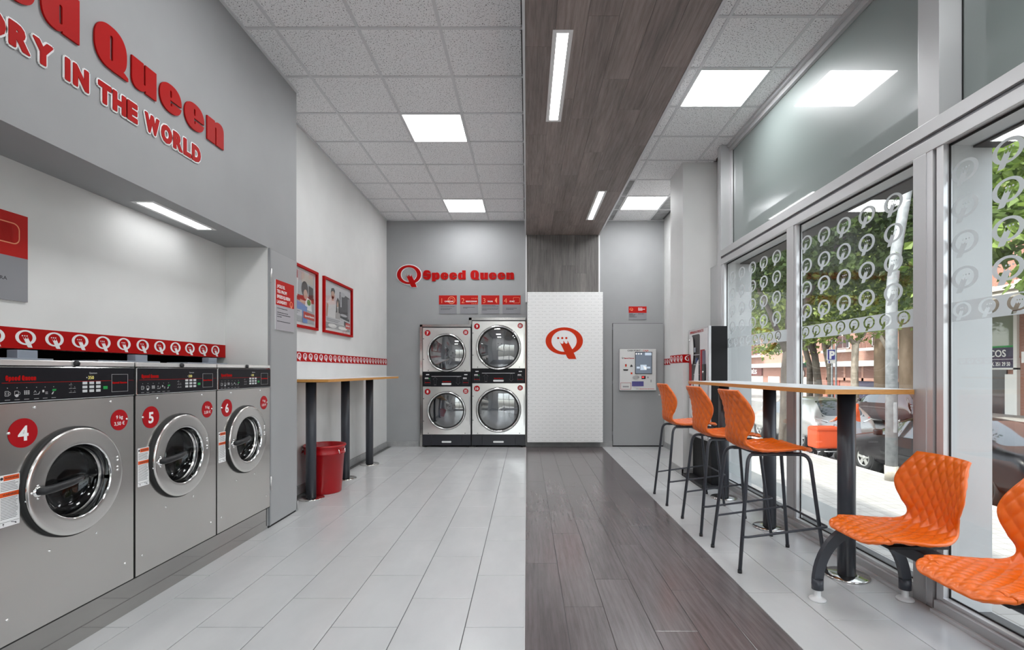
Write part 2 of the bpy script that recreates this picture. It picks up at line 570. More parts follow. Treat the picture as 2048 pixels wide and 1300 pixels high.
# ---- the fat display letters of the wordmark: unit = cap height
def glyphs():
    g = {}
    d_out = [(0.86, 0), (0.86, 1.0), (0.46, 1.0), (0.46, 0.73)] + bez((0.46, 0.73), (0.40, 0.78), (0.30, 0.77)) + bez((0.30, 0.77), (0.0, 0.76), (0.0, 0.375)) + bez((0.0, 0.375), (0.0, -0.01), (0.30, -0.02)) + bez((0.30, -0.02), (0.40, -0.03), (0.46, 0.05)) + [(0.46, 0.0)]
    slit = rrect(0.385, 0.17, 0.455, 0.58, 0.03, 3)
    g['d'] = (csg([d_out, slit], lambda i: i[0] and not i[1]), 0.86)
    rot = lambda c, k=1.0: [(0.86 - x, (0.75 - y) if y <= 0.76 else 0.75 - (0.75 + (y - 0.75) * k)) for x, y in c]
    g['p'] = (csg([rot(d_out, 0.8), rot(slit)], lambda i: i[0] and not i[1]), 0.86)
    n_out = [(0, 0), (0, 0.75), (0.39, 0.75), (0.39, 0.68)] + bez((0.39, 0.68), (0.48, 0.775), (0.62, 0.775)) + bez((0.62, 0.775), (0.86, 0.775), (0.86, 0.52)) + [(0.86, 0), (0.46, 0), (0.46, 0.50)] + bez((0.46, 0.50), (0.455, 0.575), (0.40, 0.55), 4) + [(0.40, 0.0)]
    g['n'] = (csg([n_out], lambda i: i[0]), 0.86)
    g['u'] = (csg([[(0.86 - x, 0.75 - y) for x, y in n_out]], lambda i: i[0]), 0.86)
    e_out = ell(0.43, 0.375, 0.43, 0.40, 48, 2.3)
    e_slit = rrect(0.39, 0.41, 0.46, 0.61, 0.03, 3)
    e_cut = [(0.40, 0.17)] + [(0.40, 0.335), (0.90, 0.335), (0.90, 0.27), (0.46, 0.27), (0.46, 0.17)]
    g['e'] = (csg([e_out, e_slit, e_cut], lambda i: i[0] and not i[1] and not i[2]), 0.86)
    q_out = ell(0.47, 0.5, 0.47, 0.525, 52, 2.4)
    q_slit = rrect(0.43, 0.20, 0.515, 0.80, 0.035, 3)
    q_tail = [(0.50, 0.12), (0.86, 0.12), (0.98, 0.05), (0.98, -0.03), (0.50, -0.03)]
    g['Q'] = (csg([q_out, q_slit, q_tail], lambda i: (i[0] or i[2]) and not i[1]), 0.98)
    s_out = ell(0.45, 0.5, 0.45, 0.525, 52, 2.5)
    s_r = [(0.42, 0.665), (0.95, 0.615), (0.95, 0.675), (0.50, 0.735), (0.42, 0.735)]
    s_l = [(0.48, 0.335), (-0.05, 0.385), (-0.05, 0.325), (0.40, 0.265), (0.48, 0.265)]
    g['S'] = (csg([s_out, s_r, s_l], lambda i: i[0] and not i[1] and not i[2]), 0.90)
    return g
GL = glyphs()
def wordmark(text='Speed Queen', gap=0.10, space=0.42):
    out = []; x = 0.0
    for ch in text:
        if ch == ' ':
            x += space; continue
        tri, w = GL[ch]
        out.append((ch, xform(tri, dx=x))); x += w + gap
    return out, x - gap
WM, WMW = wordmark()
def add_wordmark(mb, u, v, h, n0, n1=None, width=None):
    """small one-mesh wordmark; u,v = left end of the baseline"""
    sx = (width / WMW) if width else h
    for ch, tri in WM:
        mb.shape(xform(tri, sx, h, u, v), n0, n1)

# ---- plain printed text from the built-in font
_tc = {}
def text_tri(body, bold=0.0):
    k = (body, bold)
    if k in _tc: return _tc[k]
    c = bpy.data.curves.new('text', 'FONT'); c.body = body; c.size = 1.0; c.offset = bold; c.resolution_u = 3
    o = bpy.data.objects.new('text', c); COL.objects.link(o)
    dg = bpy.context.evaluated_depsgraph_get()
    me = bpy.data.meshes.new_from_object(o.evaluated_get(dg))
    vs = [(v.co.x, v.co.y) for v in me.vertices]
    fs = [list(p.vertices) for p in me.polygons]
    bpy.data.objects.remove(o); bpy.data.curves.remove(c); bpy.data.meshes.remove(me)
    cnt = {}
    for f in fs:
        for i in range(len(f)): cnt[(f[i], f[(i + 1) % len(f)])] = 1
    rim = [(a, b) for (a, b) in cnt if (b, a) not in cnt]
    _tc[k] = (vs, fs, rim)
    return _tc[k]
def add_text(mb, body, u, v, h, n0, n1=None, bold=0.0, align='l', width=None):
    """h = cap height; baseline at v"""
    vs, fs, rim = text_tri(body, bold)
    if not vs: return
    x0 = min(p[0] for p in vs); x1 = max(p[0] for p in vs)
    sy = h / 0.73
    sx = sy if width is None else width / (x1 - x0)
    w = (x1 - x0) * sx
    du = u - x0 * sx - (0 if align == 'l' else w / 2 if align == 'c' else w)
    mb.shape(xform((vs, fs, rim), sx, sy, du, v), n0, n1)
    return w

# ------------------------------------------------------------------ the room shell
XL, XN, XF = -2.34, -2.08, -2.42          # left white wall, grey front wall, niche back wall
YB, ZC, YR = 8.27, 3.773, -3.0            # back wall, ceiling, rear wall
XR, XW, XG = 2.297, 2.157, 2.20           # right wall, window frame face, lower glass
NE = 3.975                                # far end of the niche

def sbox(name, m, *boxes, label=None):
    mb = MB()
    for a, b in boxes: mb.box(a, b)
    return struct(mb.build(name, m), label)

floor = sbox('floor', GROUT, ((-3.2, YR, -0.35), (2.44, 8.45, -0.0035)), label='shop floor of pale tiles with a dark plank strip')
sbox('ceiling', mat('ceiling_backing', (0.10, 0.10, 0.10), 0.9), ((-3.3, YR - 0.2, 3.80), (2.6, 8.6, 4.05)), label='suspended ceiling of speckled mineral tiles')
ceiling = bpy.data.objects['ceiling']
sbox('wall_back', GREY_WALL, ((-2.6, YB, 0), (-1.735, YB + 0.18, 3.8)), ((-0.016, YB, 0), (2.45, YB + 0.18, 3.8)), ((-1.735, YB, 2.11), (-0.016, YB + 0.18, 3.8)), ((-1.735, YB, 2.0), (-0.918, YB + 0.18, 2.11)), label='mid grey back wall')
sbox('wall_left', WHITE_WALL, ((-2.6, 4.47, 0), (XL, YB, 3.8)), label='white left wall beyond the grey front wall')
wlf = MB()
wlf.box((-3.2, YR, 2.255), (XN, 4.47, 3.8))
wlf.box((-2.6, NE + 0.012, 0), (XN, 4.47, 2.255))
wlf.box((-3.2, YR, 0), (XN, 1.218, 2.255))
struct(wlf.build('wall_left_front', GREY_WALL), 'grey wall and bulkhead over the washing machines')
wn = MB()
wn.box((-2.6, YR, 1.372), (XF, NE, 2.255))
wn.box((-2.6, NE, 0), (XN - 0.001, NE + 0.012, 2.255))
struct(wn.build('wall_niche', WHITE_WALL), 'white recessed wall above the washing machines')
sbox('wall_left_outer', mat('dark_cavity', (0.02, 0.02, 0.02), 0.9), ((-3.3, YR - 0.2, -0.5), (-3.2, 8.6, 3.9)), ((-3.2, 4.3, 0), (-2.6, 4.47, 2.25)), label='dark service cavity behind the washing machines, its outer wall added to block the sky')  # outer shell added to keep sky light from leaking in
sbox('wall_right', WHITE_WALL, ((XR, 5.60, 0), (2.46, YB, 3.8)), ((XR, YR, 0), (2.46, -1.2, 3.8)), label='white right wall at the far end')
sbox('wall_pillar', WHITE_WALL, ((1.884, 5.97, 0), (XR + 0.01, 6.49, 3.785)), label='white square pillar in front of the right wall')
sbox('wall_rear', WHITE_WALL, ((-3.3, YR - 0.15, -0.3), (-1.25, YR, 3.9)), ((1.75, YR - 0.15, -0.3), (2.6, YR, 3.9)), ((-1.25, YR - 0.15, 2.75), (1.75, YR, 3.9)), ((-1.25, YR - 0.15, -0.3), (1.75, YR, 0.0)), label='white wall behind the camera')
bbm = MB()
bbm.box((-2.34, 8.252, 0), (-1.80, YB, 0.088)); bbm.box((0.0, 8.252, 0), (1.428, YB, 0.088))
struct(bbm.build('baseboard_back', BASEB), 'grey tile baseboard along the back wall')
sbox('baseboard_left', BASEB, ((XL, 4.47, 0), (XL + 0.018, 8.252, 0.088)), ((XN, 4.445, 0), (XN + 0.012, 4.482, 0.09)), label='grey tile baseboard along the left wall')
sbox('baseboard_right', BASEB, ((XR - 0.015, 6.49, 0), (XR, YB, 0.085)), ((1.87, 5.955, 0), (1.884, 6.49, 0.085)), ((1.87, 5.955, 0), (2.30, 5.97, 0.085)), label='grey tile baseboard round the white pillar')

# ---- floor pieces
TW, TL = 0.331, 0.62
def bev_tile(w, l, h, r=0.002):
    mb = MB(); mb.bbox((0, 0, -h), (w, l, 0), r); return mb
tile_cache = {}
def floor_piece(name, m, x0, y0, x1, y1, gap=0.0042):
    k = (name, round(x1 - x0, 3), round(y1 - y0, 3))
    if k not in tile_cache:
        o = bev_tile(x1 - x0 - gap, y1 - y0 - gap, 0.012).build(name, m, None)
        tile_cache[k] = o.data
    else:
        o = bpy.data.objects.new(name, tile_cache[k]); COL.objects.link(o)
    o.location = (x0 + gap / 2, y0 + gap / 2, 0.0); o.parent = floor
    return o
xs = [-0.010, -0.305] + [-0.305 - TW * k for k in range(1, 6)] + [-2.26]
for i in range(len(xs) - 1):
    y = 1.20 if i % 2 == 0 else 0.89
    while y < YB:
        a, b = max(y, 1.0), min(y + TL, YB)
        x0 = xs[i + 1]
        if i == len(xs) - 2 and b <= 4.0: x0 = -2.10
        floor_piece('floor_tile', TILE, x0, a, xs[i], b)
        y += TL
xs = [1.251, 1.52, 1.52 + TW, 1.52 + 2 * TW]
for i in range(3):
    y = 0.96 if i % 2 == 0 else 0.65
    while y < YB:
        a, b = max(y, 1.0), min(y + TL, YB)
        x1 = xs[i + 1] if i < 2 else (2.297 if a >= 5.2 else 2.16)
        floor_piece('floor_tile', TILE, xs[i], a, x1, b)
        y += TL
pw = (1.251 + 0.010) / 6
for i in range(6):
    y = 1.0 - [0.15, 0.75, 0.4, 1.0, 0.55, 0.05][i]
    while y < YB:
        a, b = max(y, 1.0), min(y + 1.2, YB)
        if b - a > 0.05: floor_piece('floor_plank', FLOORWOOD, -0.010 + pw * i, a, -0.010 + pw * (i + 1), b, 0.002)
        y += 1.2
fm = MB(); fm.box((-0.0135, 1.0, -0.01), (-0.0085, YB, 0.0012))
fm.build('floor_joint_strip', mat('pale_joint', (0.6, 0.6, 0.6), 0.4, 0.3), floor)

# ---- ceiling grid: lines in x, rows in y
def ceil_piece(name, m, x0, y0, x1, y1, h=0.012, z=3.779):
    g = 0.0124
    k = (name, round(x1 - x0, 3), round(y1 - y0, 3))
    if k not in tile_cache:
        mb = MB(); mb.box((0, 0, 0), (x1 - x0 - 2 * g, y1 - y0 - 2 * g, h))
        o = mb.build(name, m); tile_cache[k] = o.data
    else:
        o = bpy.data.objects.new(name, tile_cache[k]); COL.objects.link(o)
    o.location = (x0 + g, y0 + g, z); o.parent = ceiling
LAMPS = {('l', 4.83), ('l', 7.23), ('l', 2.43), ('l', 0.03), ('r', 4.11), ('r', 7.11), ('r', 1.11), ('l', -2.37), ('r', -1.89)}
def grid(side, cols, y00, ymin, ymax, lampcol):
    rows = []
    k = 0
    while True:
        y = y00 + 0.6 * k
        if y > ymax: break
        rows.append(y); k += 1
    for i, y in enumerate(rows):
        y1 = min(y + 0.6, ymax)
        if y1 - y < 0.05: continue
        for j in range(len(cols) - 1):
            x0, x1 = cols[j], cols[j + 1]
            if side == 'l' and j == 0: x0 = XL if y1 > 4.5 else XN
            if j == lampcol and (side, round(y, 2)) in LAMPS: continue
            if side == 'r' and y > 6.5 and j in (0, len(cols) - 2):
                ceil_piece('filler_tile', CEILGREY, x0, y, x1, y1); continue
            ceil_piece('ceiling_tile', CEIL, x0, y, x1, y1)
        mb = MB(); mb.box((cols[0], y - 0.012, ZC), (cols[-1], y + 0.012, ZC + 0.02))
        mb.build('grid_bar', CEILBAR, ceiling)
    for x in cols[1:-1]:
        mb = MB(); mb.box((x - 0.012, ymin, ZC + 0.0005), (x + 0.012, ymax, ZC + 0.02))
        mb.build('grid_bar', CEILBAR, ceiling)
grid('l', [XL, -1.845, -1.24, -0.635, -0.030], -2.97, YR, YB, 2)
grid('r', [1.215, 1.44, 2.045, 2.26], -2.49, YR, YB, 1)
mb = MB(); mb.box((XN, 0.0, ZC - 0.004), (XN + 0.022, 4.47, ZC + 0.02)); mb.box((XL, 4.47, ZC - 0.004), (XL + 0.02, YB, ZC + 0.02))
mb.box((XL, YB - 0.02, ZC - 0.004), (-0.03, YB, ZC + 0.02)); mb.box((1.215, YB - 0.02, ZC - 0.004), (XR, YB, ZC + 0.02))
mb.build('edge_angle', CEILBAR, ceiling)

# ---- wood bulkhead running to the back wall
sbox('ceiling_bulkhead', mat('bulkhead_core', (0.35, 0.35, 0.35), 0.8), ((-0.012, YR, 3.523), (1.19, YB, 3.80)), label='dark wood clad bulkhead running along the ceiling')
bulk = bpy.data.objects['ceiling_bulkhead']
bw = 1.202 / 6
for i in range(6):
    y = -0.4 - [0.0, 0.62, 0.3, 0.9, 0.45, 1.05][i]
    while y < 8.2:
        a, b = max(y, 0.0), min(y + 1.28, 8.2)
        if b - a > 0.03:
            mb = MB(); mb.box((-0.012 + bw * i + 0.0008, a + 0.0008, 3.515), (-0.012 + bw * (i + 1) - 0.0008, b - 0.0008, 3.524))
            mb.build('plank', BEAMWOOD, bulk)
        y += 1.28
sbox('trim_1', ALUL, ((-0.030, 0, 3.505), (-0.012, YB, 3.79)), ((1.19, 0, 3.510), (1.214, YB, 3.53)), ((1.19, 0, 3.53), (1.196, YB, 3.79)), label='pale metal edge trims of the wood bulkhead')
sbox('wall_back_panel', mat('panel_core', (0.3, 0.3, 0.3), 0.8), ((0.0, 8.208, 2.40), (1.189, YB, 3.515)), label='dark vertical wood boarding above the white logo panel')
wbp = bpy.data.objects['wall_back_panel']
for i in range(6):
    w = 1.189 / 6
    cuts = [2.42, 2.62 + 0.13 * ((i * 5) % 6), 3.515] if i in (1, 3, 4) else [2.42, 3.515]
    for a, b in zip(cuts, cuts[1:]):
        mb = MB(); mb.box((w * i + 0.0008, 8.198, a + 0.0008), (w * (i + 1) - 0.0008, 8.209, b - 0.0008))
        mb.build('plank', PANELWOOD, wbp)
sbox('trim_2', WHITE, ((-0.018, 8.195, 2.40), (0.0, YB, 3.515)), ((1.189, 8.195, 2.40), (1.212, YB, 3.515)), label='white edge strips beside the wood boarding')

# ---- window framing
wf = thing('window_framing', 'grey aluminium shopfront posts and rails of the window wall', None, (XW, 4.0, 0), kind='structure')
def part(name, m, parent, *boxes, f=WORLD, bev=0.0):
    mb = MB(f)
    for a, b in boxes:
        if bev: mb.bbox(a, b, bev)
        else: mb.box(a, b)
    return mb.build(name, m, parent)
part('post', ALUP, wf, ((XW, 5.50, 0), (2.33, 5.593, ZC)), bev=0.002)
part('post_edge', ALUL, wf, ((XW + 0.10, 5.46, 2.60), (2.30, 5.50, 3.74)))
part('post', ALUP, wf, ((XW, 2.59, 2.60), (2.33, 2.73, ZC)), bev=0.002)
part('post', ALUP, wf, ((XW, 2.675, 0.0), (2.21, 2.765, 2.44)), bev=0.002)
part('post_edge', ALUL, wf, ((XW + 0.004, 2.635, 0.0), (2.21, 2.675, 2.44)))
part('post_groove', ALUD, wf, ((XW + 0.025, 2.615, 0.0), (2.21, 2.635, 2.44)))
part('glazing_bead', ALUL, wf, ((XW + 0.008, 2.572, 0.06), (2.21, 2.615, 2.44)))
part('mullion', ALUP, wf, ((XW, 4.005, 0.0), (2.23, 4.11, 2.44)), bev=0.002)
part('glazing_bead', ALUL, wf, ((XW + 0.008, 3.975, 0.06), (2.21, 4.005, 2.44)))
part('glazing_bead', ALUL, wf, ((XW + 0.008, 5.43, 0.06), (2.21, 5.50, 2.44)))
part('transom', ALUP, wf, ((XW - 0.006, -1.2, 2.528), (2.33, 5.50, 2.60)), bev=0.002)
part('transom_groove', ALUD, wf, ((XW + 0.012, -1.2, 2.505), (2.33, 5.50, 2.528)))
part('head_rail', ALUP, wf, ((XW, -1.2, 2.440), (2.23, 5.50, 2.506)), bev=0.002)
part('top_rail', ALUP, wf, ((2.250, -1.2, 3.70), (2.33, 5.50, ZC + 0.02)))
part('top_rail', ALUP, wf, ((2.225, -1.2, 3.745), (2.25, 5.50, ZC + 0.02)))
part('sill', ALUP, wf, ((XW - 0.02, -1.2, 0.0), (2.21, 2.60, 0.062)), bev=0.002)
part('sill', ALUP, wf, ((XW - 0.02, 2.765, 0.0), (2.21, 5.50, 0.062)), bev=0.002)
part('sill_bead', ALUL, wf, ((XW + 0.004, -1.2, 0.062), (2.21, 2.572, 0.082)))
part('sill_bead', ALUL, wf, ((XW + 0.004, 2.765, 0.062), (2.21, 5.43, 0.082)))
part('threshold', ALUL, wf, ((XW - 0.040, -1.2, 0.0), (XW - 0.02, 2.60, 0.018)))
part('threshold', ALUL, wf, ((XW - 0.040, 2.765, 0.0), (XW - 0.02, 5.50, 0.018)))

# ---- panes, gaskets, frosted emblems
def decal(parent, y, z, w=0.155):
    mb = MB(FR(y, z, XG - 0.0015))
    mb.shape(xform(EMB, -w, w), 0.0, 0.0006)      # read from the street: mirrored inside
    return mb.build('frosted_emblem', FROST, parent)
def band(parent, y0, y1, ys):
    cs = [rect(-(y1), 1.515 - 1.5, -(y0), 1.615 - 1.5)]
    for y in ys:
        for c in emblem(22):
            cs.append([(-y - p[0] * 0.108, 0.072 + p[1] * 0.108) for p in c])
    def test(i):
        if not i[0]: return False
        for k in range(len(ys)):
            if in_emblem(i[1 + 6 * k: 7 + 6 * k]): return False
        return True
    mb = MB(FR(0, 1.5, XG - 0.0015)); mb.shape(csg(cs, test), 0.0, 0.0006)
    return mb.build('frosted_band', FROST, parent)
def lower_window(n, y0, y1, cols, bys, label, low=True):
    w = thing('window_%d' % n, label, None, (XG, (y0 + y1) / 2, 0.08), kind='structure')
    part('pane', GLASS, w, ((XG, y0, 0.07), (XG + 0.006, y1, 2.445)))
    part('gasket', GASKET, w, ((XG - 0.006, y0, 2.428), (XG - 0.0005, y1, 2.440)), ((XG - 0.006, y0, 0.082), (XG - 0.0005, y1, 0.090)),
         ((XG - 0.006, y0, 0.082), (XG - 0.0005, y0 + 0.008, 2.44)), ((XG - 0.006, y1 - 0.008, 0.082), (XG - 0.0005, y1, 2.44)))
    for y in cols:
        for z in (2.270, 2.090, 1.912, 1.733):
            decal(w, y, z)
    band(w, y0 + 0.012, y1 - 0.012, bys)
    if low: part('low_frosted_band', FROST2, w, ((XG - 0.002, y0 + 0.012, 0.165), (XG - 0.001, y1 - 0.012, 0.285)))
    return w
lower_window(1, 4.110, 5.43, [5.29, 5.06, 4.825, 4.593, 4.358], [5.345 - 0.145 * k for k in range(8)], 'far shop window pane with frosted round emblems', True)
lower_window(2, 2.765, 3.975, [3.893, 3.663, 3.434, 3.203, 2.970], [3.903 - 0.1447 * k for k in range(8)], 'middle shop window pane with frosted round emblems', True)
lower_window(3, -1.2, 2.572, [2.485, 2.262, 2.035, 1.80], [2.50 - 0.1435 * k for k in range(7)], 'near shop window pane with frosted round emblems', False)
for n, y0, y1, lab in ((4, 2.73, 5.46, 'far grey green spandrel pane above the transom'), (5, -1.2, 2.59, 'near grey green spandrel pane above the transom')):
    w = thing('window_%d' % n, lab, None, (2.28, (y0 + y1) / 2, 2.6), kind='structure')
    part('pane', UPGLASS, w, ((2.280, y0, 2.59), (2.29, y1, 3.72)))
    part('pane_edge', GASKET, w, ((2.276, y0, 2.60), (2.280, y0 + 0.006, 3.70)), ((2.276, y1 - 0.006, 2.60), (2.280, y1, 3.70)))

# ---- doors
d1 = thing('door_1', 'tall plain grey service door beside the washing machines', None, (XN, 4.2, 0), kind='structure')
part('leaf', GREY_DOOR, d1, ((XN, 4.0, 0.018), (XN + 0.012, 4.452, 2.247)))
part('hinge_strip', mat('hinge_grey', (0.33, 0.34, 0.35), 0.35, 0.4), d1, ((XN, 3.978, 0.018), (XN + 0.016, 3.996, 2.25)))
for z in (1.98, 0.3):
    mb = MB(); mb.tube([(XN + 0.014, 3.997, z), (XN + 0.014, 3.997, z + 0.11)], 0.009, 10); mb.build('hinge', ALU, d1)
part('shadow_gap', GASKET, d1, ((XN - 0.002, 3.998, 2.247), (XN + 0.0025, 4.452, 2.252)), ((XN - 0.002, 3.975, 0.0), (XN + 0.004, 4.46, 0.018)))
d2 = thing('door_2', 'grey flush service door in the back wall', None, (1.85, YB, 0), kind='structure')
part('leaf', GREY_DOOR, d2, ((1.437, YB - 0.018, 0.022), (2.272, YB, 2.052)))
part('shadow_gap', GASKET, d2, ((1.429, YB - 0.004, 0.0), (1.437, YB, 2.058)), ((1.429, YB - 0.004, 2.052), (2.277, YB, 2.058)), ((1.429, YB - 0.010, 0.0), (2.277, YB, 0.022)))
part('frame', GREY_WALL, d2, ((2.272, YB - 0.016, 0.0), (2.285, YB, 2.058)))
for z in (1.95, 1.05, 0.2):
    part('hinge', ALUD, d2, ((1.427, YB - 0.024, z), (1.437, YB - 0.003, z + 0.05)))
mb = MB(FB(2.21, 0.86, YB - 0.018)); mb.lathe([(0.0, 0.012), (0.014, 0.012), (0.016, 0.0)], seg=16); mb.build('lock', ALU, d2)

# ---- glazed entrance behind the camera (the dryer doors mirror it)
w = thing('window_6', 'glazed shop entrance with frosted emblems opposite the dryers', None, (0.25, YR, 0), kind='structure')
part('frame', ALUP, w, ((-1.25, YR - 0.10, 0), (-1.17, YR, 2.75)), ((1.67, YR - 0.10, 0), (1.75, YR, 2.75)), ((-1.25, YR - 0.10, 2.67), (1.75, YR, 2.75)), ((-1.25, YR - 0.10, 0), (1.75, YR, 0.07)), ((-0.30, YR - 0.10, 0), (-0.22, YR, 2.75)), ((0.72, YR - 0.10, 0), (0.80, YR, 2.75)))
part('pane', GLASS, w, ((-1.17, YR - 0.055, 0.07), (1.67, YR - 0.05, 2.67)))
for x in (-0.08, 0.25, 0.58):
    for z in (2.27, 2.09, 1.912, 1.733):
        mb = MB(Frame((x, YR - 0.049, z), (-1, 0, 0), (0, 0, 1), (0, 1, 0))); mb.shape(xform(EMB_S, -0.17, 0.17), 0, 0.0006); mb.build('frosted_emblem', FROST, w)
part('frosted_band', FROST, w, ((-1.17, YR - 0.049, 1.515), (1.67, YR - 0.048, 1.615)))

# ------------------------------------------------------------------ ceiling lamps
def panel_lamp(name, x0, y0, x1, y1, z, label, group, rim=0.012, drop=0.004, inset=0.0, diff=None):
    t = thing(name, label, 'ceiling light', ((x0 + x1) / 2, (y0 + y1) / 2, z), group)
    mb = MB()
    for a, b in (((x0, y0), (x1, y0 + rim)), ((x0, y1 - rim), (x1, y1)), ((x0, y0 + rim), (x0 + rim, y1 - rim)), ((x1 - rim, y0 + rim), (x1, y1 - rim))):
        mb.box((a[0], a[1], z - drop), (b[0], b[1], z + 0.012))
    mb.build('frame', LAMPFRAME, t)
    mb = MB(); mb.box((x0 + rim, y0 + rim, z + inset), (x1 - rim, y1 - rim, z + 0.014 + inset))
    mb.build('diffuser', diff or DIFF, t)
    return t
g = 'square ceiling light panels'
panel_lamp('light_panel', -1.232, 4.838, -0.643, 5.422, ZC, 'square light panel in the left ceiling, the nearer one', g)
panel_lamp('light_panel', -1.232, 7.238, -0.643, 7.822, ZC, 'square light panel in the left ceiling near the back wall', g)
panel_lamp('light_panel', 1.448, 4.118, 2.037, 4.702, ZC, 'square light panel in the right ceiling by the window wall', g)
panel_lamp('light_panel', 1.448, 7.118, 2.037, 7.702, ZC, 'square light panel in the right ceiling near the pillar', g)
panel_lamp('light_panel', -1.232, 2.438, -0.643, 3.022, ZC, 'unseen square light panel added in the left ceiling just above the view', g)  # unseen panel, added so the near room is lit evenly
panel_lamp('light_panel', -1.232, 0.038, -0.643, 0.622, ZC, 'unseen square light panel added in the left ceiling over the camera', g)  # added out of view, continues the row to light the room
panel_lamp('light_panel', 1.448, 1.118, 2.037, 1.702, ZC, 'unseen square light panel added in the right ceiling above the view', g)  # unseen, added on the right for even lighting
panel_lamp('light_panel', -1.232, -2.362, -0.643, -1.778, ZC, 'unseen square light panel added in the left ceiling behind the camera', g)  # added at the rear to brighten the end the dryers mirror
panel_lamp('light_panel', 1.448, -1.882, 2.037, -1.298, ZC, 'unseen square light panel added in the right ceiling behind the camera', g)  # unseen rear panel on the right, added for brightness
g = 'slim recessed strip lights'
panel_lamp('strip_light', 0.172, 3.266, 0.308, 4.466, 3.515, 'slim strip light in the wood bulkhead, the nearer one', g, 0.030, 0.004, -0.002)
panel_lamp('strip_light', 0.880, 6.185, 1.004, 7.373, 3.515, 'slim strip light in the wood bulkhead near the back', g, 0.030, 0.004, -0.002)
panel_lamp('strip_light', 0.880, 0.35, 1.004, 1.54, 3.515, 'unseen slim strip light added in the wood bulkhead above the view', g, 0.030, 0.004, -0.002)  # strip added beyond the view to light the near end
panel_lamp('strip_light', -2.315, 2.887, -2.180, 3.480, 2.255, 'short strip light under the bulkhead over the washing machines', g, 0.022, 0.004, -0.002, DIFFS)

# ------------------------------------------------------------------ washing machines (left)
XM = -2.058
def sticker(parent, f, r, lines, name='round_sticker', m=REDSTK, bold=0.02, bars=()):
    """red disc with white printing, lines = [(text, cap height, v)]"""
    mb = MB(f); mb.disc((0, 0), r, 0.0, 40, 0.0008)
    o = mb.build(name, m, parent)
    mb = MB(f)
    for tx, h, v in lines: add_text(mb, tx, 0, v, h, 0.0010, None, bold, 'c')
    for a, b, v in bars: lines2(mb, a, b, v)
    mb.build('print', WHITE, o)
    return o
def lines2(mb, a, b, v):
    while a < b:
        d = min(b - a, random.uniform(0.010, 0.018)); mb.box((a, v, 0.0010), (a + d - 0.003, v + 0.010, 0.0014)); a += d
def screw(parent, f, u, v, r=0.006):
    mb = MB(f); mb.lathe([(0.0, 0.005), (r * 0.6, 0.0045), (r, 0.002), (r, 0.0)], (u, v, 0), 12)
    return mb.build('screw', CHROME, parent)

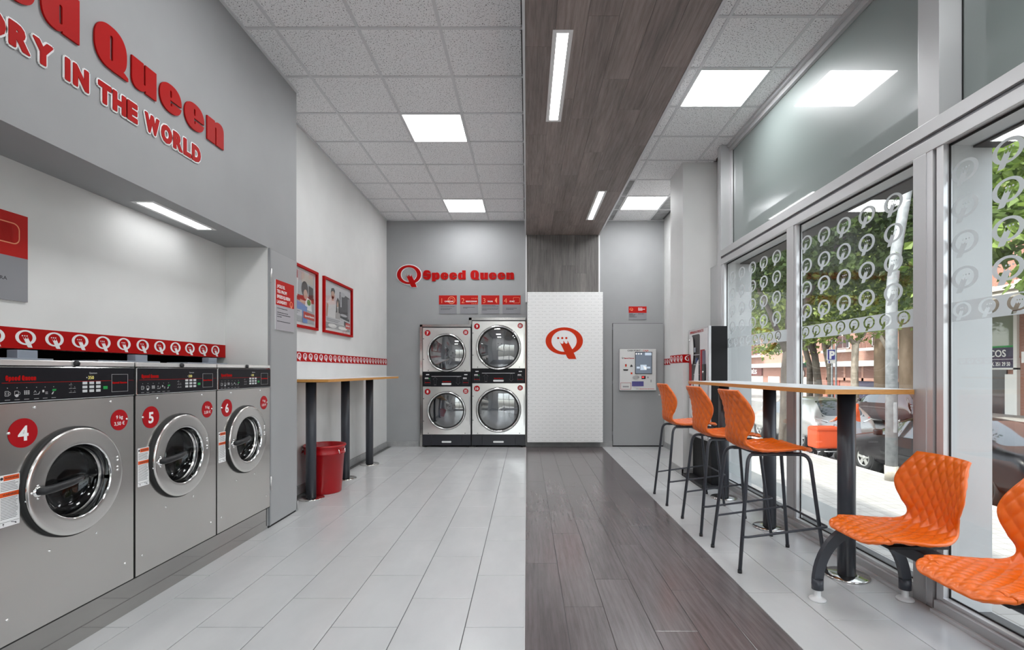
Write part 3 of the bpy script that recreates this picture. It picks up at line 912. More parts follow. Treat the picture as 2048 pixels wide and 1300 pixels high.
def washer(y0, y1, num, label, price_col=REDSTK):
    w = y1 - y0
    t = thing('washing_machine', label, 'washing machine', (XM - 0.4, (y0 + y1) / 2, 0.172), 'washing machines under the bulkhead')
    f = FL(y0, 0.0, XM)
    cu, cv, ZT = w / 2 - 0.003, 0.765, 1.308
    # cabinet: sides, top, back (front has a round hole)
    mb = MB(f)
    mb.box((0.004, 0.176, -0.86), (0.012, 1.300, -0.012)); mb.box((w - 0.012, 0.176, -0.86), (w - 0.004, 1.300, -0.012))
    mb.box((0.012, 0.176, -0.86), (w - 0.012, 1.300, -0.85)); mb.box((0.004, 1.290, -0.86), (w - 0.004, 1.300, -0.012)); mb.box((0.004, 0.174, -0.86), (w - 0.004, 0.180, -0.012))
    mb.build('cabinet', STEEL, t)
    plate = csg([rrect(0.004, 0.178, w - 0.004, 1.131, 0.004, 2), ell(cu, cv, 0.196, 0.196, 64)], lambda i: i[0] and not i[1])
    mb = MB(f); mb.shape(plate, -0.012, 0.0); fp = mb.build('front_panel', STEEL, t)
    mb = MB(f); mb.box((0.0, 0.172, -0.03), (0.0035, 1.305, -0.002)); mb.box((w - 0.0035, 0.172, -0.03), (w, 1.305, -0.002)); mb.box((0.0, 0.170, -0.03), (w, 0.1765, -0.003))
    mb.build('edge_gasket', BLACKM, t)
    # console
    mb = MB(f); mb.bbox((0.004, 1.134, -0.02), (w - 0.004, 1.281, 0.006), 0.005); mb.build('console_trim', CHROME, t)
    mb = MB(f); mb.shape(csg([rrect(0.008, 1.138, w - 0.009, 1.277, 0.006, 4)], lambda i: i[0]), 0.004, 0.0075)
    con = mb.build('console', CONSOLE, t)
    N = 0.0080
    mb = MB(f); add_wordmark(mb, 0.034, 1.2235, 0.020, N, N + 0.0004, 0.122)
    add_wordmark(mb, w - 0.146, 1.199, 0.010, N + 0.0012, N + 0.0016, 0.088)
    mb.box((0.02, 1.2135, N), (w - 0.150, 1.2152, N + 0.0004)); mb.box((w - 0.046, 1.2135, N), (w - 0.014, 1.2152, N + 0.0004))
    mb.build('red_print', RED, con)
    mb = MB(f); mb.shape(csg([rect(w - 0.150, 1.158, w - 0.050, 1.246), rect(w - 0.148, 1.160, w - 0.052, 1.244)], lambda i: i[0] and not i[1]), N, N + 0.001)
    mb.build('card_frame', GREYINK, con)
    mb = MB(f); add_text(mb, 'Quantum', 0.408, 1.249, 0.008, N, N + 0.0004)
    # pictogram row
    for k, (u, kind) in enumerate(zip((0.042, 0.079, 0.117, 0.158, 0.195, 0.233), range(6))):
        v = 1.172
        mb.disc((u, v + 0.022), 0.0018, N, 8)
        if kind in (0, 1):
            mb.shape(csg([rrect(u - 0.010, v - 0.010, u + 0.006, v + 0.010, 0.002, 2), rrect(u - 0.0085, v - 0.0085, u + 0.0045, v + 0.0085, 0.002, 2), ell(u + 0.008, v, 0.005, 0.006, 14), ell(u + 0.008, v, 0.0038, 0.0048, 14)], lambda i: (i[0] and not i[1]) or (i[2] and not i[3] and not i[0])), N)
            if kind == 1: mb.shape(csg([ell(u - 0.001, v - 0.009, 0.007, 0.006, 12)], lambda i: i[0]), N + 0.0001)
            else: mb.shape(csg([ell(u - 0.002, v, 0.005, 0.005, 16), ell(u - 0.002, v, 0.0042, 0.0042, 16)], lambda i: i[0] and not i[1]), N)
        elif kind == 2:
            for a in range(3):
                for b in range(3): mb.box((u - 0.010 + a * 0.008, v - 0.006 + b * 0.006, N), (u - 0.0045 + a * 0.008, v - 0.002 + b * 0.006, N + 0.0002))
        elif kind == 3:
            mb.prism([(u - 0.012, v - 0.008), (u + 0.010, v - 0.008), (u + 0.015, v + 0.004), (u + 0.013, v + 0.004), (u + 0.008, v - 0.006), (u - 0.012, v - 0.006)], N, N + 0.0002)
            mb.prism([(u - 0.012, v), (u - 0.006, v + 0.010), (u, v), (u - 0.002, v), (u - 0.006, v + 0.007), (u - 0.010, v)], N, N + 0.0002)
        elif kind == 4:
            mb.box((u - 0.012, v, N), (u - 0.004, v + 0.010, N + 0.0002))
            for b in range(3): mb.box((u + 0.001, v - 0.008 + b * 0.004, N), (u + 0.012, v - 0.0065 + b * 0.004, N + 0.0002))
        else:
            mb.prism([(u - 0.010, v - 0.010), (u - 0.004, v - 0.010), (u + 0.002, v + 0.002), (u - 0.004, v)], N, N + 0.0002)
        mb.box((u - 0.010, v - 0.026, N), (u + 0.010, v - 0.0245, N + 0.0002))
    for a, b in ((0.315, 1.206), (0.315, 1.190), (0.315, 1.172), (0.333, 1.190), (0.333, 1.172)):
        mb.disc((a, b), 0.0015, N, 8); mb.box((a - 0.010, b - 0.007, N), (a + 0.005, b - 0.0055, N + 0.0002))
    mb.disc((0.395, 1.2315), 0.003, N, 10)
    mb.build('white_print', mat('console_print', (0.55, 0.55, 0.56), 0.5), con)
    keys = MB(f)
    for a in range(3):
        for b in range(3): keys.bbox((0.372 + a * 0.036, 1.200 - b * 0.0185, 0.0072), (0.396 + a * 0.036, 1.2125 - b * 0.0185, 0.0095), 0.001)
    keys.build('keypad', mat('key_grey', (0.62, 0.63, 0.65), 0.4), con)
    mb = MB(f); mb.bbox((0.484, 1.174, 0.0072), (0.508, 1.189, 0.0095), 0.001); mb.build('start_key', GREEN, con); mb = MB(f); mb.prism([(0.226, 1.176), (0.243, 1.176), (0.245, 1.184), (0.228, 1.184)], N, N + 0.0003); mb.build('green_icon', GREEN, con)
    mb = MB(f); add_text(mb, '350', 0.402, 1.224, 0.0155, N, N + 0.0003, 0.0, 'l'); mb.build('digits', LEDY, con)
    # top strip, lock knob, lid
    mb = MB(f); mb.bbox((0.002, 1.284, -0.05), (w - 0.002, ZT, 0.004), 0.003); mb.build('top_strip', STEELB, t)
    mb = MB(f); mb.lathe([(0.0, 0.012), (0.010, 0.012), (0.0135, 0.008), (0.0135, 0.0)], (cu + 0.005, 1.2955, 0.004), 20); mb.build('lock_knob', BLACK, t)
    lid = mat('dispenser_lid_grey', (0.32, 0.36, 0.42), 0.35, 0.3)
    mb = MB(f); mb.bbox((0.01, ZT + 0.003, -0.34), (0.45, ZT + 0.012, -0.20), 0.002); mb.build('dispenser_lid', lid, t)
    mb = MB(f); mb.bbox((0.37, ZT + 0.011, -0.34), (0.465, ZT + 0.052, -0.29), 0.002); mb.build('lid_hinge', lid, t)
    mb = MB(f); mb.bbox((0.02, ZT - 0.01, -0.33), (0.44, ZT + 0.004, -0.21), 0.002); mb.build('dispenser_body', lid, t)
    # door
    d = thing('door', None, None, f((cu, cv, 0.0)) - parent_loc(t)); d.parent = t
    g = f.at(cu, cv, -0.013)
    mb = MB(g); mb.lathe([(0.196, 0.0), (0.243, 0.0), (0.246, 0.006), (0.246, 0.026), (0.240, 0.030), (0.20, 0.030)], seg=80); mb.build('gasket', BLACKM, d)
    mb = MB(g); mb.lathe([(0.200, 0.028), (0.2365, 0.028), (0.2385, 0.030), (0.2385, 0.0355), (0.2380, 0.0375), (0.2365, 0.0400), (0.234, 0.0415), (0.2315, 0.0422), (0.226, 0.0428), (0.215, 0.0432), (0.180, 0.0436), (0.170, 0.0437), (0.167, 0.0434), (0.165, 0.0425), (0.1635, 0.040), (0.162, 0.034), (0.155, 0.004), (0.150, -0.005)], seg=80); mb.build('ring', RINGSTEEL, d)
    mb = MB(g); mb.lathe([(0.1665, 0.0442), (0.1640, 0.0425), (0.1625, 0.039), (0.1610, 0.033), (0.1570, 0.012)], seg=80); mb.build('ring_lip', CHROME, d)
    mb = MB(g); mb.lathe([(0.1565, 0.012), (0.150, -0.02), (0.120, -0.05), (0.06, -0.064), (0.0005, -0.067)], seg=64); mb.build('porthole', DOORGLASS, d)
    mb = MB(g); mb.lathe([(0.194, -0.013), (0.196, -0.09), (0.24, -0.10), (0.24, -0.42)], seg=64); mb.lathe([(0.175, -0.085), (0.181, -0.078), (0.19, -0.09)], seg=64); mb.build('drum', mat('drum_shell', (0.022, 0.022, 0.025), 0.3, 0.6), d)
    mb = MB(g); mb.disc((0, 0), 0.24, -0.42, 48); mb.build('drum_back', DRUM, d)
    mb = MB(g)
    for i in range(-8, 9):
        for j in range(-8, 9):
            u, v = i * 0.026 + (0.013 if j % 2 else 0), j * 0.0225
            if u * u + v * v < 0.205 ** 2: mb.disc((u, v), 0.0075, -0.4195, 6)
    mb.build('drum_holes', BLACKM, d)
    h = MB(g); h.tube([(-0.200, -0.004, 0.042), (-0.186, -0.004, 0.056), (-0.150, -0.002, 0.062), (-0.06, 0.004, 0.056), (0.0, 0.008, 0.040), (0.028, 0.010, 0.024)], [0.014, 0.0175, 0.0175, 0.0165, 0.014, 0.010], 14)
    h.build('handle', BLACK, d)
    mb = MB(g); mb.lathe([(0.0, 0.006), (0.018, 0.005), (0.022, 0.0)], (-0.196, -0.005, 0.0425), 20); mb.build('handle_boss', CHROME, d)
    for v in (0.062, 0.046, 0.014, -0.002):
        screw(d, g, 0.202, v + 0.01, 0.0055).location += Vector((0.0432, 0, 0))
    for u, v in ((-0.232, 0.02), (-0.232, -0.03)):
        mb = MB(g); mb.lathe([(0.0, 0.004), (0.005, 0.003), (0.006, 0.0)], (u, v - 0.005, 0.030), 10); mb.build('screw', CHROME, d)
    for u, v in ((-0.197, 0.02), (-0.197, -0.032), (-0.223, -0.005)):
        mb = MB(g); mb.lathe([(0.0, 0.004), (0.004, 0.003), (0.005, 0.0)], (u, v, 0.0432), 10); mb.build('screw', CHROME, d)
    for u, v in ((0.157, 1.110), (0.535, 1.111), (0.053, 1.014), (0.633, 1.015), (0.455, 0.487), (0.222, 0.486), (0.623, 0.276), (0.048, 0.275)):
        screw(fp, f, u, v)
    # stickers
    sticker(t, f.at(0.110, 1.009, 0.0005), 0.060, [(num, 0.060, -0.030)], bold=0.03)
    sticker(t, f.at(0.588, 1.015, 0.0005), 0.0525, [('9 kg', 0.018, 0.006), ('3,50 €', 0.018, -0.026)], 'price_sticker', price_col, 0.015)
    lb = MB(f); lb.shape(csg([rrect(0.018, 0.646, 0.096, 0.851, 0.003, 3)], lambda i: i[0]), 0.0003, 0.0010); lab = lb.build('warning_label', WHITE, t)
    lb = MB(f); lb.box((0.034, 0.828, 0.001), (0.094, 0.847, 0.0013)); lb.box((0.020, 0.764, 0.001), (0.094, 0.782, 0.0013)); lb.build('orange_print', mat('warning_orange', srgb(225, 85, 25), 0.4), lab)
    lb = MB(f)
    add_text(lb, 'WARNING', 0.064, 0.834, 0.008, 0.0014, None, 0.02, 'c'); add_text(lb, 'WARNING', 0.057, 0.769, 0.008, 0.0014, None, 0.02, 'c')
    lb.disc((0.027, 0.838), 0.006, 0.0011, 12)
    z = 0.820
    while z > 0.672:
        if not (0.760 < z < 0.786): lb.box((0.023, z, 0.001), (0.090 - 0.012 * random.random(), z + 0.0018, 0.0012))
        z -= 0.0062
    lb.box((0.020, 0.664, 0.001), (0.094, 0.6652, 0.0012)); lb.prism([(0.032, 0.651), (0.034, 0.651), (0.034, 0.657), (0.037, 0.657), (0.033, 0.662), (0.029, 0.657), (0.032, 0.657)], 0.001, 0.0012)
    lb.prism([(0.062, 0.660), (0.078, 0.655), (0.076, 0.653), (0.084, 0.651), (0.081, 0.659), (0.079, 0.657), (0.063, 0.662)], 0.001, 0.0012)
    lb.build('black_print', INK, lab)
    return t
washer(1.224, 1.906, '3', 'steel washing machine to the left of number 4, at the picture edge')
washer(1.912, 2.594, '4', 'steel washing machine nearest the camera, with the round red number 4')
washer(2.600, 3.281, '5', 'middle steel washing machine of the row, with the round red number 5')
washer(3.286, 3.968, '6', 'steel washing machine next to the grey service door, with the red number 6')

mb = MB(); mb.box((-2.95, 1.222, 0.0), (XM - 0.022, 3.966, 0.1695))
pl = mb.build('steel_plinth', PLINTH, None); tag(pl, 'long polished steel plinth under the washing machines', 'plinth')

# emblem friezes
def frieze(name, label, f, length, us, z0=0.0, h=0.1, ew=0.099, ends=True):
    t = thing(name, label, 'wall border', f((length / 2, 0, 0)))
    mb = MB(f); mb.box((0, 0, 0), (length, h, 0.003)); mb.build('strip', RED, t)
    for u in us:
        mb = MB(f); mb.shape(xform(EMB_S, ew, ew, u, h * 0.545), 0.003, 0.0042); mb.build('white_emblem', WHITE, t)
    return t
frieze('emblem_border', 'red border of white emblems behind the washing machines', FL(1.222, 1.369, XF), NE - 1.222 - 0.004, [1.166 + 0.1454 * k - 0.1454 * 7 for k in range(18)])
frieze('emblem_border', 'red border of white emblems along the left wall over the bar table', FL(4.48, 1.362, XL), YB - 4.48, [0.06 + 0.1355 * k for k in range(28)], ew=0.092)
for f, L, us, lab in ((FB(1.881, 1.362, 5.97), 0.125, [0.07], 'short red border piece with one emblem on the pillar front beside the vending machine'), (FR(6.49, 1.362, 1.884), 0.52, [0.06 + 0.135 * k for k in range(4)], 'red border of white emblems on the side of the white pillar'), (FR(YB, 1.362, XR), 1.78, [0.06 + 0.135 * k for k in range(13)], 'red border of white emblems on the right wall beside the back door')):
    frieze('emblem_border', lab, f, L, us, ew=0.092)

# ------------------------------------------------------------------ stacked dryers (back wall)
YD = 8.19
def dryer_stack(x0, x1, ztop, zc1, zc0, dz1, dz0, r, nums, label):
    w = x1 - x0
    t = thing('stacked_dryer', label, 'tumble dryer', ((x0 + x1) / 2, YD + 0.04, 0.0), 'stacked tumble dryers at the back wall')
    f = FB(x0, 0.0, YD); cu = w / 2 - 0.0
    mb = MB(f); mb.box((0, 0.018, -0.72), (w, ztop, -0.70)); mb.box((0, 0.018, -0.70), (0.006, ztop, -0.079)); mb.box((w - 0.006, 0.018, -0.70), (w, ztop, -0.079)); mb.box((0.006, ztop - 0.01, -0.70), (w - 0.006, ztop, -0.079)); mb.box((0.006, 0.018, -0.70), (w - 0.006, 0.03, -0.079)); mb.box((0.006, zc0 + 0.02, -0.70), (w - 0.006, zc1 - 0.02, -0.03)); mb.build('cabinet', BLACK, t)
    mb = MB(f); mb.box((0, ztop - 0.008, -0.079), (w, ztop + 0.006, 0.0)); mb.box((0, 0.018, -0.079), (0.006, ztop, 0.0)); mb.box((w - 0.006, 0.018, -0.079), (w, ztop, 0.0)); mb.build('cabinet_edge', BLACK, t)
    for k, (z0, z1, dz, num) in enumerate(((zc1, ztop - 0.012, dz1, nums[0]), (0.212, zc0, dz0, nums[1]))):
        plate = csg([rrect(0.010, z0, w - 0.008, z1, 0.004, 2), ell(cu, dz, r * 0.9, r * 0.9, 64)], lambda i: i[0] and not i[1])
        mb = MB(f); mb.shape(plate, -0.028, 0.0); pn = mb.build('front_panel', STEELB, t)
        for u, v in ((0.012 + 0.01, z0 + (z1 - z0) * 0.28), (0.022, z0 + (z1 - z0) * 0.75), (0.10, z0 + 0.02), (w - 0.10, z0 + 0.02)):
            mb = MB(f); mb.lathe([(0.0, 0.004), (0.006, 0.003), (0.008, 0.0)], (u, v, 0), 10); mb.build('screw', BLACK, pn)
        d = thing('door', None, None, f((cu, dz, 0)) - parent_loc(t)); d.parent = t
        g = f.at(cu, dz, 0.0)
        hp = csg([rrect(cu * 0 + 0.12, -r * 0.82, w - cu - 0.030, r * 0.86, 0.01, 3), ell(0, 0, r * 0.97, r * 0.97, 64)], lambda i: i[0] and not i[1])
        mb = MB(g); mb.shape(hp, 0.0, 0.008); mb.build('door_plate', STEELB, d)
        mb = MB(g); mb.box((w - cu - 0.026, -r * 0.7, 0.0), (w - cu - 0.018, r * 0.7, 0.010)); mb.build('door_pull', ALUD, d)
        mb = MB(g); mb.lathe([(r * 0.995, 0.0), (r * 1.005, 0.001), (r * 1.005, 0.014), (r * 0.985, 0.014)], seg=80); mb.build('gasket', BLACKM, d)
        mb = MB(g); mb.lathe([(r * 0.985, 0.004), (r * 0.985, 0.024), (r * 0.965, 0.034), (r * 0.935, 0.034), (r * 0.915, 0.026), (r * 0.905, 0.012)], seg=80); mb.build('ring', CHROME, d)
        mb = MB(g); mb.lathe([(r * 0.912, 0.016), (r * 0.885, 0.018), (r * 0.86, 0.010), (r * 0.85, -0.004)], seg=80); mb.build('glass_seal', BLACKM, d)
        mb = MB(g); mb.lathe([(r * 0.87, 0.004), (r * 0.6, 0.016), (r * 0.3, 0.021), (0.0005, 0.023)], seg=64); mb.build('porthole', DRYGLASS, d)
        mb = MB(g); mb.lathe([(r * 0.90, -0.029), (r * 1.0, -0.05), (r * 1.0, -0.46), (r * 0.4, -0.4605), (0.0005, -0.4605)], seg=48); mb.build('drum', mat('dryer_drum', (0.30, 0.31, 0.33), 0.35, 0.6), d)
        a = R(-30 if (k == 0) else 60) if w < 0.85 else R(90 if k == 0 else -8)
        c, s = math.cos(a), math.sin(a)
        q = [(-0.02, -0.06), (r * 0.84, -0.06), (r * 0.84, 0.06), (-0.02, 0.06)]
        mb = MB(g); mb.prism([(x * c - y * s, x * s + y * c) for x, y in q], -0.46, -0.40); lf = mb.build('lifter', mat('lifter_steel', (0.5, 0.5, 0.52), 0.3, 0.5), d)
        mb = MB(g)
        for x, y in ((0.03, 0.03), (0.03, -0.03), (0.09, 0.03), (0.09, -0.03)): mb.disc((x * c - y * s, x * s + y * c), 0.010, -0.3995, 10)
        mb.build('bolt_holes', BLACKM, lf)
        sticker(t, f.at(0.088, z1 - 0.085, 0.0006), 0.048, [(num, 0.048 if len(num) == 1 else 0.042, -0.023)], bold=0.03)
        sticker(t, f.at(w - 0.088, z1 - 0.075, 0.0006), 0.044, [], 'price_sticker', REDSTK, 0.01, [(-0.022, 0.022, 0.012), (-0.028, 0.028, -0.006), (-0.024, 0.024, -0.024)])
    # control band
    z0, z1 = zc0, zc1
    mb = MB(f); mb.box((0.008, z0 + 0.003, -0.028), (w - 0.006, z1 - 0.003, 0.002)); con = mb.build('control_panel', CONSOLE, t)
    mb = MB(f)
    mb.box((w * 0.19, z0 + (z1 - z0) * 0.67, 0.002), (w * 0.80, z0 + (z1 - z0) * 0.695, 0.004))
    mb.build('metal_line', ALUL, con)
    mb = MB(f); mb.shape(csg([rrect(w * 0.40, z0 + 0.028, w * 0.595, z0 + 0.058, 0.012, 4)], lambda i: i[0]), 0.002, 0.006); mb.build('pull_slot', WHITE, con)
    mb = MB(f); add_wordmark(mb, w * 0.415, z0 + 0.075, 0.016, 0.0025, 0.003, w * 0.17)
    for u in (0.045, w - 0.13): add_wordmark(mb, u, z0 + 0.062, 0.011, 0.0025, 0.003, 0.085)
    mb.build('red_print', RED, con)
    mb = MB(f)
    for u in (0.045, w - 0.13):
        for a in range(5): mb.box((u + a * 0.012, z0 + 0.125 + (a % 2) * 0.008, 0.0022), (u + 0.009 + a * 0.012, z0 + 0.150, 0.003))
        mb.box((u + 0.018, z0 + 0.19, 0.0022), (u + 0.070, z0 + 0.205, 0.003))
    mb.build('white_print', WHITE, con)
    mb = MB(f)
    mb.box((0.108, z0 + 0.125, 0.0022), (0.128, z0 + 0.140, 0.003)); mb.build('green_key', GREEN, con)
    mb = MB(f)
    for u, sgn in ((w * 0.265, 1), (w * 0.735, -1)):
        o_ = [(-0.018, -0.07), (0.018, -0.07), (0.018, 0.02), (0.04, 0.02), (0, 0.065), (-0.04, 0.02), (-0.018, 0.02)]
        i_ = [(x * 0.90 + 0, (y + 0.005) * 0.90 - 0.003) for x, y in o_]
        tr = csg([o_, i_], lambda i: i[0] and not i[1]); mb.shape(xform(tr, 1, sgn, u, z0 + 0.095), 0.0025, 0.003)
    for u in (0.040, w - 0.135):
        mb.shape(csg([rect(u, z0 + 0.04, u + 0.095, z0 + 0.11), rect(u + 0.002, z0 + 0.042, u + 0.093, z0 + 0.108)], lambda i: i[0] and not i[1]), 0.0025, 0.003)
    mb.build('grey_print', mat('faint_print', (0.12, 0.12, 0.13), 0.5), con)
    # kick panel
    mb = MB(f); mb.box((0.008, 0.032, -0.028), (w * 0.19, 0.206, 0.0)); mb.box((w * 0.195, 0.032, -0.028), (w * 0.81, 0.206, 0.001)); mb.box((w * 0.815, 0.032, -0.028), (w - 0.008, 0.206, 0.0)); kp = mb.build('kick_panel', mat('kick_panel_black', (0.018, 0.019, 0.026), 0.3), t)
    mb = MB(f); mb.shape(csg([rrect(w * 0.40, 0.075, w * 0.595, 0.105, 0.012, 4)], lambda i: i[0]), 0.001, 0.005); mb.build('pull_slot', WHITE, kp)
    for u in (0.06, w - 0.06):
        mb = MB(f); mb.lathe([(0.0, 0.022), (0.012, 0.022), (0.016, 0.0)], (u, 0.0, -0.02), 10, 1); mb.build('foot', BLACK, t)
    return t
dryer_stack(-1.729, -0.922, 1.988, 1.252, 1.004, 1.565, 0.607, 0.318, ('7', '8'), 'narrower stacked tumble dryer with the red numbers 7 and 8')
dryer_stack(-0.912, -0.020, 2.098, 1.306, 1.058, 1.648, 0.619, 0.372, ('9', '10'), 'taller wider stacked tumble dryer with the red numbers 9 and 10')
mb = MB(FB(0, 0, 8.268)); f_ = STEEL2
mb.box((-1.772, 0.0, 0.0), (-1.731, 2.03, 0.06)); mb.box((-1.772, 1.996, 0.0), (-0.922, 2.034, 0.06)); mb.box((-0.960, 2.034, 0.0), (-0.914, 2.148, 0.06)); mb.box((-0.960, 2.106, 0.0), (-0.020, 2.148, 0.06))
tag(mb.build('dryer_surround', STEEL2), 'polished steel surround framing both stacked dryers', 'trim')

# ------------------------------------------------------------------ wall lettering and signs
sg = thing('wall_lettering', 'large red raised wordmark letters high on the grey left wall', 'lettering', (XN, 2.4, 2.768))
f = FL(2.371, 2.768, XN)
x = 0.0
lay = []
for ch, wdt in zip('Queen', (0.198, 0.171, 0.176, 0.181, 0.174)):
    lay.append((ch, {'Q': 0.0, 'u': 0.224}.get(ch), wdt))
pos = [('Q', 0.0, 0.200), ('u', 0.224, 0.172), ('e', 0.422, 0.176), ('e', 0.625, 0.181), ('n', 0.836, 0.174),
       ('d', -0.260, 0.180), ('e', -0.466, 0.178), ('e', -0.672, 0.178), ('p', -0.876, 0.178), ('S', -1.085, 0.185)]
for ch, u, wdt in pos:
    tri, gw = GL[ch]
    mb = MB(f); mb.shape(xform(tri, wdt / gw, 0.205, u, 0.0), 0.003, 0.011); mb.build('letter', RED, sg)
sg = thing('wall_slogan', 'red slogan letters outlined in white below the large wordmark', 'lettering', (XN, 2.4, 2.57))
def slogan(word, y0, y1):
    f = FL(y0, 2.577, XN)
    n = len(word); wts = {'I': 0.5, 'N': 1.05, 'W': 1.4, 'O': 1.1, 'D': 1.05, 'L': 0.85, 'E': 0.85, 'T': 0.95, 'H': 1.05, 'R': 1.0, 'Y': 1.05, 'A': 1.1, 'U': 1.05}
    tot = sum(wts.get(c, 1.0) for c in word); u = 0.0
    for c in word:
        cw = (y1 - y0) * wts.get(c, 1.0) / tot
        g = 0.10 * cw if c != 'I' else 0.2 * cw
        lw = cw * (0.80 if c != 'I' else 0.38)
        def fat(r, n0, n1):
            vs, fs, rim = text_tri(c, 0.03)
            x0 = min(p[0] for p in vs); x1 = max(p[0] for p in vs)
            nx = dict(rim); loops = []
            while nx:
                k = next(iter(nx)); lp = []
                while k in nx:
                    lp.append(k); k = nx.pop(k)
                if len(lp) > 2: loops.append(lp)
            cs = []
            for q in range(10):
                a_ = 2 * PI * q / 10 + 0.1
                for lp in loops:
                    cs.append([((vs[i][0] - (x0 + x1) / 2) * lw / (x1 - x0) + u + cw / 2 + r * math.cos(a_), vs[i][1] * 0.092 / 0.73 + 0.004 + r * math.sin(a_)) for i in lp])
            nl = len(loops)
            def test(i):
                return any(sum(i[q * nl:(q + 1) * nl]) % 2 for q in range(10))
            mb = MB(f); mb.shape(csg(cs, test), n0, n1)
            return mb
        lt = fat(0.0045, 0.0062, 0.009).build('letter', RED, sg)
        fat(0.0125, 0.002, 0.006).build('white_outline', WHITE, lt)
        u += cw
slogan('WORLD', 2.678, 3.152); slogan('THE', 2.390, 2.640); slogan('IN', 2.213, 2.348); slogan('LAUNDRY', 1.485, 2.172)

def board(name, label, f, w, h, split, parts, group=None, cat='sign', low=SIGNGREY, t0=0.008, red=RED2):
    t = thing(name, label, cat, f((w / 2, h / 2, 0)), group)
    mb = MB(f); mb.box((0, 0, 0), (w, h, t0)); mb.build('board', WHITE, t)
    mb = MB(f); mb.box((0, split, t0), (w, h, t0 + 0.0012)); mb.build('red_field', red, t)
    mb = MB(f); mb.box((0, 0, t0), (w, split, t0 + 0.0012)); mb.build('grey_field', low, t)
    for nm, m, fn in parts:
        mb = MB(f.at(0, 0, t0 + 0.0014)); fn(mb); mb.build(nm, m, t)
    return t
def lines(mb, rows, h=0.004, x0=0.0):
    for u0, u1, v in rows:
        u = u0
        while u < u1:
            d = min(u1 - u, random.uniform(0.012, 0.03)); mb.box((u, v, 0), (u + d - 0.004, v + h, 0.0004)); u += d
# niche sign
def p_icon(mb): mb.shape(csg([rrect(0.205, 0.265, 0.372, 0.365, 0.03, 5), rrect(0.210, 0.270, 0.367, 0.360, 0.026, 5)], lambda i: i[0] and not i[1]), 0)
def p_fill(mb): mb.shape(csg([rrect(0.210, 0.270, 0.367, 0.360, 0.026, 5)], lambda i: i[0]), -0.0002)
def p_txt(mb): add_text(mb, 'OTÓ', 0.262, 0.125, 0.017, 0, 0.0003, 0.005, 'r', 0.055); add_text(mb, 'TADORA', 0.314, 0.092, 0.017, 0, 0.0003, 0.005, 'r', 0.105)
board('instruction_board', 'red and grey instruction board on the white niche wall', FL(1.982, 1.593, XF), 0.41, 0.412, 0.207, [('icon_outline', PINK, p_icon), ('icon', mat('sign_soft_red', srgb(205, 75, 55), 0.5), p_fill), ('text', INK, p_txt)])
# door sign
def p_t1(mb):
    for i, tx in enumerate(('¿VOLS EL', 'TEU PROPI', 'SPEEDQUEEN', 'LAUNDRY?')): add_text(mb, tx, 0.018, 0.352 - 0.043 * i, 0.026, 0, 0.0003, 0.03, 'l', (0.135, 0.165, 0.225, 0.165)[i])
def p_t2(mb): lines(mb, [(0.02, 0.20, 0.178), (0.02, 0.21, 0.143), (0.02, 0.25, 0.126), (0.02, 0.10, 0.108), (0.02, 0.25, 0.070)], 0.006)
def p_q(mb): mb.shape(csg([c for c in emblem(30)] + [ell(-0.005, 0, 0.44, 0.325, 30)], lambda i: (i[0] and not i[6]) or i[2]), 0) if False else mb.shape(xform(EMB, 0.055, 0.075, 0.265, 0.236), 0)
board('notice_board', 'red and pale grey notice on the grey service door', FL(4.062, 1.603, XN + 0.012), 0.318, 0.413, 0.206, [('title', WHITE, p_t1), ('text', INK, p_t2), ('emblem', PINK, p_q)], low=SIGNLIGHT)
# back wall logo
sg = thing('wall_logo', 'red round emblem and wordmark on the grey back wall', 'lettering', (-1.2, YB, 2.9))
f = FB(0, 0, YB)
k = YB / FPX
def bx(px): return (px - 1053.5) * k
def bz(py): return EYE + (742 - py) * k
ew = bx(842) - bx(794)
mb = MB(f); mb.shape(xform(EMB_RING, ew, ew * 1.08, bx(818.3), bz(549.5)), 0.006, 0.016); em = mb.build('emblem', RED, sg)
mb = MB(f)
oc = emblem(48)
big = csg([ell(0, 0, 0.535, 0.40, 48), ell(-0.005, 0, 0.305, 0.256, 48), [(p[0] * 1.0 + (0.028 if p[0] > 0.1 else -0.028) - 0.0, p[1] + (0.03 if p[1] > 0 else -0.022)) for p in oc[2]]], lambda i: (i[0] and not i[1]) or i[2])
mb.shape(xform(big, ew, ew * 1.08, bx(818.3), bz(549.5)), 0.0, 0.005); mb.build('white_outline', WHITE, em)
u0, wd = bx(846), bx(1028) - bx(846)
for ch, tri in WM:
    mb = MB(f); mb.shape(xform(tri, wd / WMW, bz(541) - bz(559), u0, bz(559)), 0.0, 0.012); mb.build('letter', RED, sg)
